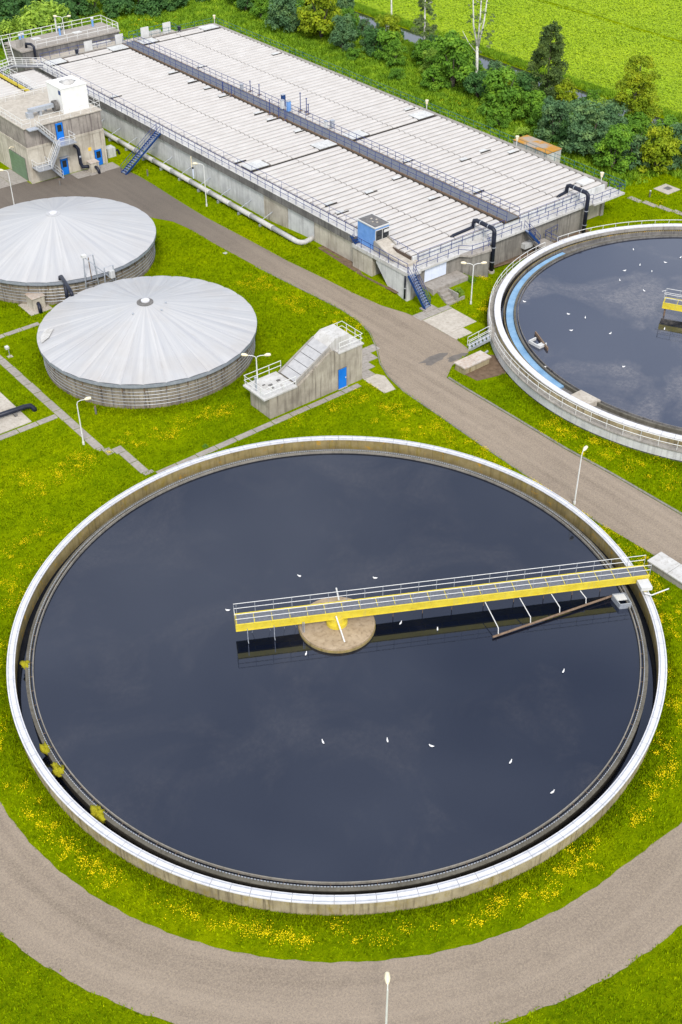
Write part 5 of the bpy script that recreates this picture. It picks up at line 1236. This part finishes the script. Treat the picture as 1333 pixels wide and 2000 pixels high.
# ------------------------------------------------------------------ grass, weeds, crop and flowers (uncountable)
def on_grass(s, t):
    ok = np.ones(len(s), bool)
    s = np.asarray(s); t = np.asarray(t); rA = np.hypot(s - CA[0], t - CA[1]); an = np.degrees(np.arctan2(t - CA[1], s - CA[0])); ok &= (rA > 23.2) & ~((rA > 25.8) & (rA < 30.75) & ((an < -92) | (an > 147)))
    xo = (s - CA[0]) * outw.x + (t - CA[1]) * outw.y; xt = (s - CA[0]) * tang.x + (t - CA[1]) * tang.y; ok &= ~((xo > 26.1) & (xo < 30.85) & (xt > 0) & (xt < 36))
    ok &= np.hypot(s - CC[0], t - CC[1]) > 23.15
    ok &= np.hypot(s - T1[0], t - T1[1]) > 10.35; ok &= np.hypot(s - T2[0], t - T2[1]) > 10.6
    ly = np.array([p[1] for p in Lr[:20]]); lx = np.array([p[0] for p in Lr[:20]]); ry = np.array([p[1] for p in Rr[:24]]); rx = np.array([p[0] for p in Rr[:24]])
    m = t < 112; ok &= ~(m & (s > np.interp(t, ly, lx) - .1) & (s < np.interp(t, ry, rx) + .12))
    m = (t >= 112) & (t < 138.2); ok &= ~(m & (s < 70.95) & (s > 67 - (t - 112) * .55))
    for a, b, c_, d_ in ((36.0, 37.1, 79.6, 108), (20, 36.2, 86.2, 87.2), (27, 33.9, 87.2, 93.8), (38.4, 61.5, 72.85, 73.95), (50.9, 61.9, 73.9, 77.1), (75.2, 108.6, 82.9, 176), (58.5, 75, 136, 176), (73.7, 78.3, 73.6, 80.3), (75.3, 77, 79.7, 83), (77.5, 82.8, 79.4, 83), (61.4, 63.2, 33, 39), (69.8, 75.5, 66, 70.5), (37.3, 38.3, 74, 79.1), (36.9, 43, 102.9, 103.7), (61.9, 67.2, 70.5, 78.4), (43, 45.5, 105.2, 108.2), (118.8, 121.4, 83.1, 85.6), (112.3, 115.2, 96.4, 104.2), (64.3, 70.7, 133.9, 136.2), (74.9, 77.3, 84, 98.2), (83.9, 104, 82.1, 83)):
        ok &= ~((s > a) & (s < b) & (t > c_) & (t < d_))
    ok &= ~((s > 134.6) & (s < 140.6))
    return ok
def sample(n, s0, s1, t0, t1, fn=on_grass):
    s = rng.uniform(s0, s1, n); t = rng.uniform(t0, t1, n); k = fn(s, t); return s[k], t[k]
def tufts(s, t, h, w, nb=4, lean=.6):
    n = len(s); z = ground_h(s, t)
    base = np.stack([s, t, z - .02], 1); V = []; 
    for b in range(nb):
        a = rng.uniform(0, 6.283, n); hh = h * rng.uniform(.5, 1.3, n); off = rng.normal(scale=w * .6, size=(n, 2))
        root = base.copy(); root[:, :2] += off
        dx = np.stack([np.cos(a), np.sin(a), np.zeros(n)], 1) * (w * .5 * rng.uniform(.6, 1.3, n))[:, None]
        l = rng.uniform(.1, lean, n) * hh; a2 = a + rng.choice([1.57, -1.57], n) + rng.normal(scale=.4, size=n)
        tip = root + np.stack([np.cos(a2) * l, np.sin(a2) * l, hh], 1)
        V.append(np.stack([root - dx, root + dx, tip], 1))
    V = np.concatenate(V, 0).reshape(-1, 3)
    return V, np.arange(len(V)).reshape(-1, 3)
S, T = sample(170000, 4, 76, 12, 112); v, f = tufts(S, T, .15, .12, 3, 1.0)
o = bpy.data.objects.new('grass', rawmesh('grass', v, f, 'grass_blade')); COL.objects.link(o); stuff(o, 'short green lawn grass between the tanks and roads'); o['category'] = 'grass'
S, T = sample(66000, 60, 126, 36, 136); v, f = tufts(S, T, .17, .15, 3, 1.0)
o = bpy.data.objects.new('grass', rawmesh('grass', v, f, 'grass_blade')); COL.objects.link(o); stuff(o, 'lawn grass round the right tank and the basin'); o['category'] = 'grass'
def near_wall(n):
    P_ = []
    for c, r, d in ((CA, 23.18, .55), (CC, 23.2, .5), (T1, 10.35, .6), (T2, 10.6, .6)):
        k = int(n * r / 60); a = rng.uniform(0, 6.283, k); rr = r + np.abs(rng.normal(scale=d, size=k)); P_.append(np.stack([c[0] + rr * np.cos(a), c[1] + rr * np.sin(a)], 1))
    k = n // 3; P_.append(np.stack([75.9 - np.abs(rng.normal(scale=.7, size=k)), rng.uniform(98, 150, k)], 1))
    P_ = np.concatenate(P_); q = on_grass(P_[:, 0], P_[:, 1]); return P_[q, 0], P_[q, 1]
v, f = tufts(*near_wall(24000), .2, .12, 3)
o = bpy.data.objects.new('grass', rawmesh('grass', v, f, 'weeds')); COL.objects.link(o); stuff(o, 'longer unmown grass along the foot of the walls'); o['category'] = 'grass'
S, T = sample(46000, 108.6, 134.6, 84, 215); kk = (T > 88.5 + rng.normal(scale=.6, size=len(T))) | (S > 124); S, T = S[kk], T[kk]; v, f = tufts(S, T, .5, .34, 4, 1.1)
v2, f2 = tufts(*sample(16000, 68, 125, 175.5, 215), .35, .34, 4, 1.0)
o = bpy.data.objects.new('rough_grass', rawmesh('rough_grass', np.concatenate([v, v2]), np.concatenate([f, f2 + len(v)]), 'leaf_weed')); COL.objects.link(o); stuff(o, 'tall rough weeds on the verge behind the basin'); o['category'] = 'weeds'
s = rng.uniform(140.2, 142.4, 9000); t = rng.uniform(80, 200, 9000); v, f = tufts(s, t, .4, .2, 4, .9)
s2 = rng.uniform(133.4, 134.6, 4000); t2 = rng.uniform(80, 200, 4000); v2, f2 = tufts(s2, t2, .3, .2, 4, .9)
o = bpy.data.objects.new('reeds', rawmesh('reeds', np.concatenate([v, v2]), np.concatenate([f, f2 + len(v)]), 'leaf_weed')); COL.objects.link(o); stuff(o, 'tall bright grass along the banks of the ditch'); o['category'] = 'reeds'
for fx in (169.6, 197.0):
    fo_ = bpy.data.objects.new('field_track', rawmesh('field_track', [(fx - .6, -100, .05), (fx + .6, -100, .05), (fx + .6, 600, .05), (fx - .6, 600, .05)], [(0, 1, 2, 3)], 'weeds')); COL.objects.link(fo_); struct(fo_)
# crop: low leaf clumps in rows, a bare wheel track between the beds
n = 150000; s = rng.uniform(142.4, 200, n); t = rng.uniform(85, 215, n)
row = np.round((s - 142.6) / .75); s = 142.6 + row * .75 + rng.normal(scale=.17, size=n); k = (np.abs(s - 169.6) > .55) & (np.abs(s - 197) > .55); s, t = s[k], t[k]
hh = .28 + .1 * np.sin(t * .9 + s) * np.sin(s * .4)
c_ = np.stack([s, t, hh + rng.uniform(-.06, .06, len(s))], 1); nr = np.stack([rng.normal(scale=.5, size=len(s)), rng.normal(scale=.5, size=len(s)), np.ones(len(s))], 1); nr /= np.linalg.norm(nr, axis=1)[:, None]
u = np.cross(nr, rng.normal(size=(len(s), 3))); u /= np.linalg.norm(u, axis=1)[:, None]; w_ = np.cross(nr, u); z_ = rng.uniform(.09, .2, len(s))[:, None]
v = np.stack([c_ - u * z_, c_ - w_ * z_ * .7, c_ + u * z_, c_ + w_ * z_ * .7], 1).reshape(-1, 3)
o = bpy.data.objects.new('crop', rawmesh('crop', v, np.arange(len(v)).reshape(-1, 4), 'crop')); COL.objects.link(o); stuff(o, 'leafy green root crop covering the field'); o['category'] = 'crop'

# buttercups: drifts along the foot of the front tank and patches on the lawns
fs, ft = [], []
def drift(cx, cy, sd, n):
    fs.append(rng.normal(cx, sd, n)); ft.append(rng.normal(cy, sd, n))
for a in np.arange(-215, 45, .42):
    if rng.random() < (.5 if -200 < a < -30 else .4) + .45 * math.sin(a * .31) * math.sin(a * .13 + 1):
        r = rng.normal(24.65, .32) if a < -92 else rng.normal(24.7, .55) if a < -20 else rng.normal(24.3, .4)
        drift(CA[0] + r * math.cos(R(a)), CA[1] + r * math.sin(R(a)), rng.uniform(.1, .28), int(rng.integers(8, 58)))
PATCH = [(65.3, 96.2), (65.8, 95.0), (64.8, 97.4), (65.6, 92.9), (65.9, 90.5), (66.4, 88.6), (67.1, 85.9), (66.2, 83.2), (66.8, 81.4), (42.6, 77.9), (44.1, 77.8), (46.3, 77.6), (47.9, 77.6), (49.7, 77.6), (41.1, 78.1), (39.3, 78.6), (32.3, 78.8), (33.9, 79.0), (29.7, 79.5), (35.6, 78.5), (28.4, 79.6), (30.2, 76.8), (57.6, 72.4), (58.8, 70.8), (60.6, 68.0), (60.0, 66.4), (61.3, 71.6), (61.0, 64.1), (61.6, 62.0), (61.9, 60.3), (62.0, 58.0), (52.3, 71.6), (69.8, 56.8), (70.4, 56.8), (70.1, 55.6), (70.7, 52.6), (70.5, 51.2), (70.4, 49.9), (71.8, 48.2), (72.2, 46.9), (72.0, 45.6), (71.6, 44.2), (85.2, 80.8), (81.9, 77.5), (79.5, 76.6), (80.6, 80.0), (120.4, 123.3), (118.4, 122.2), (118.4, 119.5), (119.7, 122.0), (107.8, 188), (112.8, 186.2), (109.7, 184.6), (105, 187), (101, 186), (119.3, 88.0), (115.3, 82.3), (118.7, 83.4), (62.2, 49.5), (62.1, 47.6), (62.3, 45.6), (62.2, 43.6), (62.3, 41.8), (62.2, 40.2), (61.9, 51.5), (25, 70), (22, 66), (20, 63), (27, 73), (24, 71.5), (21, 68)]
for x, y in PATCH:
    far = y > 110 or x > 105
    for _ in range(int(rng.integers(2, 9))): drift(x + rng.normal(scale=.9), y + rng.normal(scale=.7), rng.uniform(.12, .5), 46 if not far else 14)
s3 = rng.uniform(4, 76, 900); t3 = rng.uniform(12, 105, 900); fs.append(s3); ft.append(t3)
s = np.concatenate(fs); t = np.concatenate(ft); k = on_grass(s, t); s, t = s[k], t[k]; n = len(s)
c_ = np.stack([s, t, ground_h(s, t) + rng.uniform(.1, .26, n)], 1)
nr = np.stack([rng.normal(scale=.35, size=n), rng.normal(scale=.35, size=n), np.ones(n)], 1); nr /= np.linalg.norm(nr, axis=1)[:, None]
u = np.cross(nr, rng.normal(size=(n, 3))); u /= np.linalg.norm(u, axis=1)[:, None]; w_ = np.cross(nr, u)
z_ = rng.uniform(.014, .034, n)[:, None] * (1 + (t > 110)[:, None] * 1.2)
v = np.stack([c_ - u * z_, c_ - w_ * z_, c_ + u * z_, c_ + w_ * z_, c_ - np.array([0, 0, .03])], 1).reshape(-1, 3)
b5 = np.arange(n)[:, None] * 5
f = np.concatenate([b5 + np.array([0, 1, 2]), b5 + np.array([0, 2, 3]), b5 + np.array([0, 4, 1]), b5 + np.array([2, 4, 3])])
o = bpy.data.objects.new('buttercups', rawmesh('buttercups', v, f, 'flower')); COL.objects.link(o); stuff(o, 'drifts of yellow buttercups in the grass'); o['category'] = 'flowers'
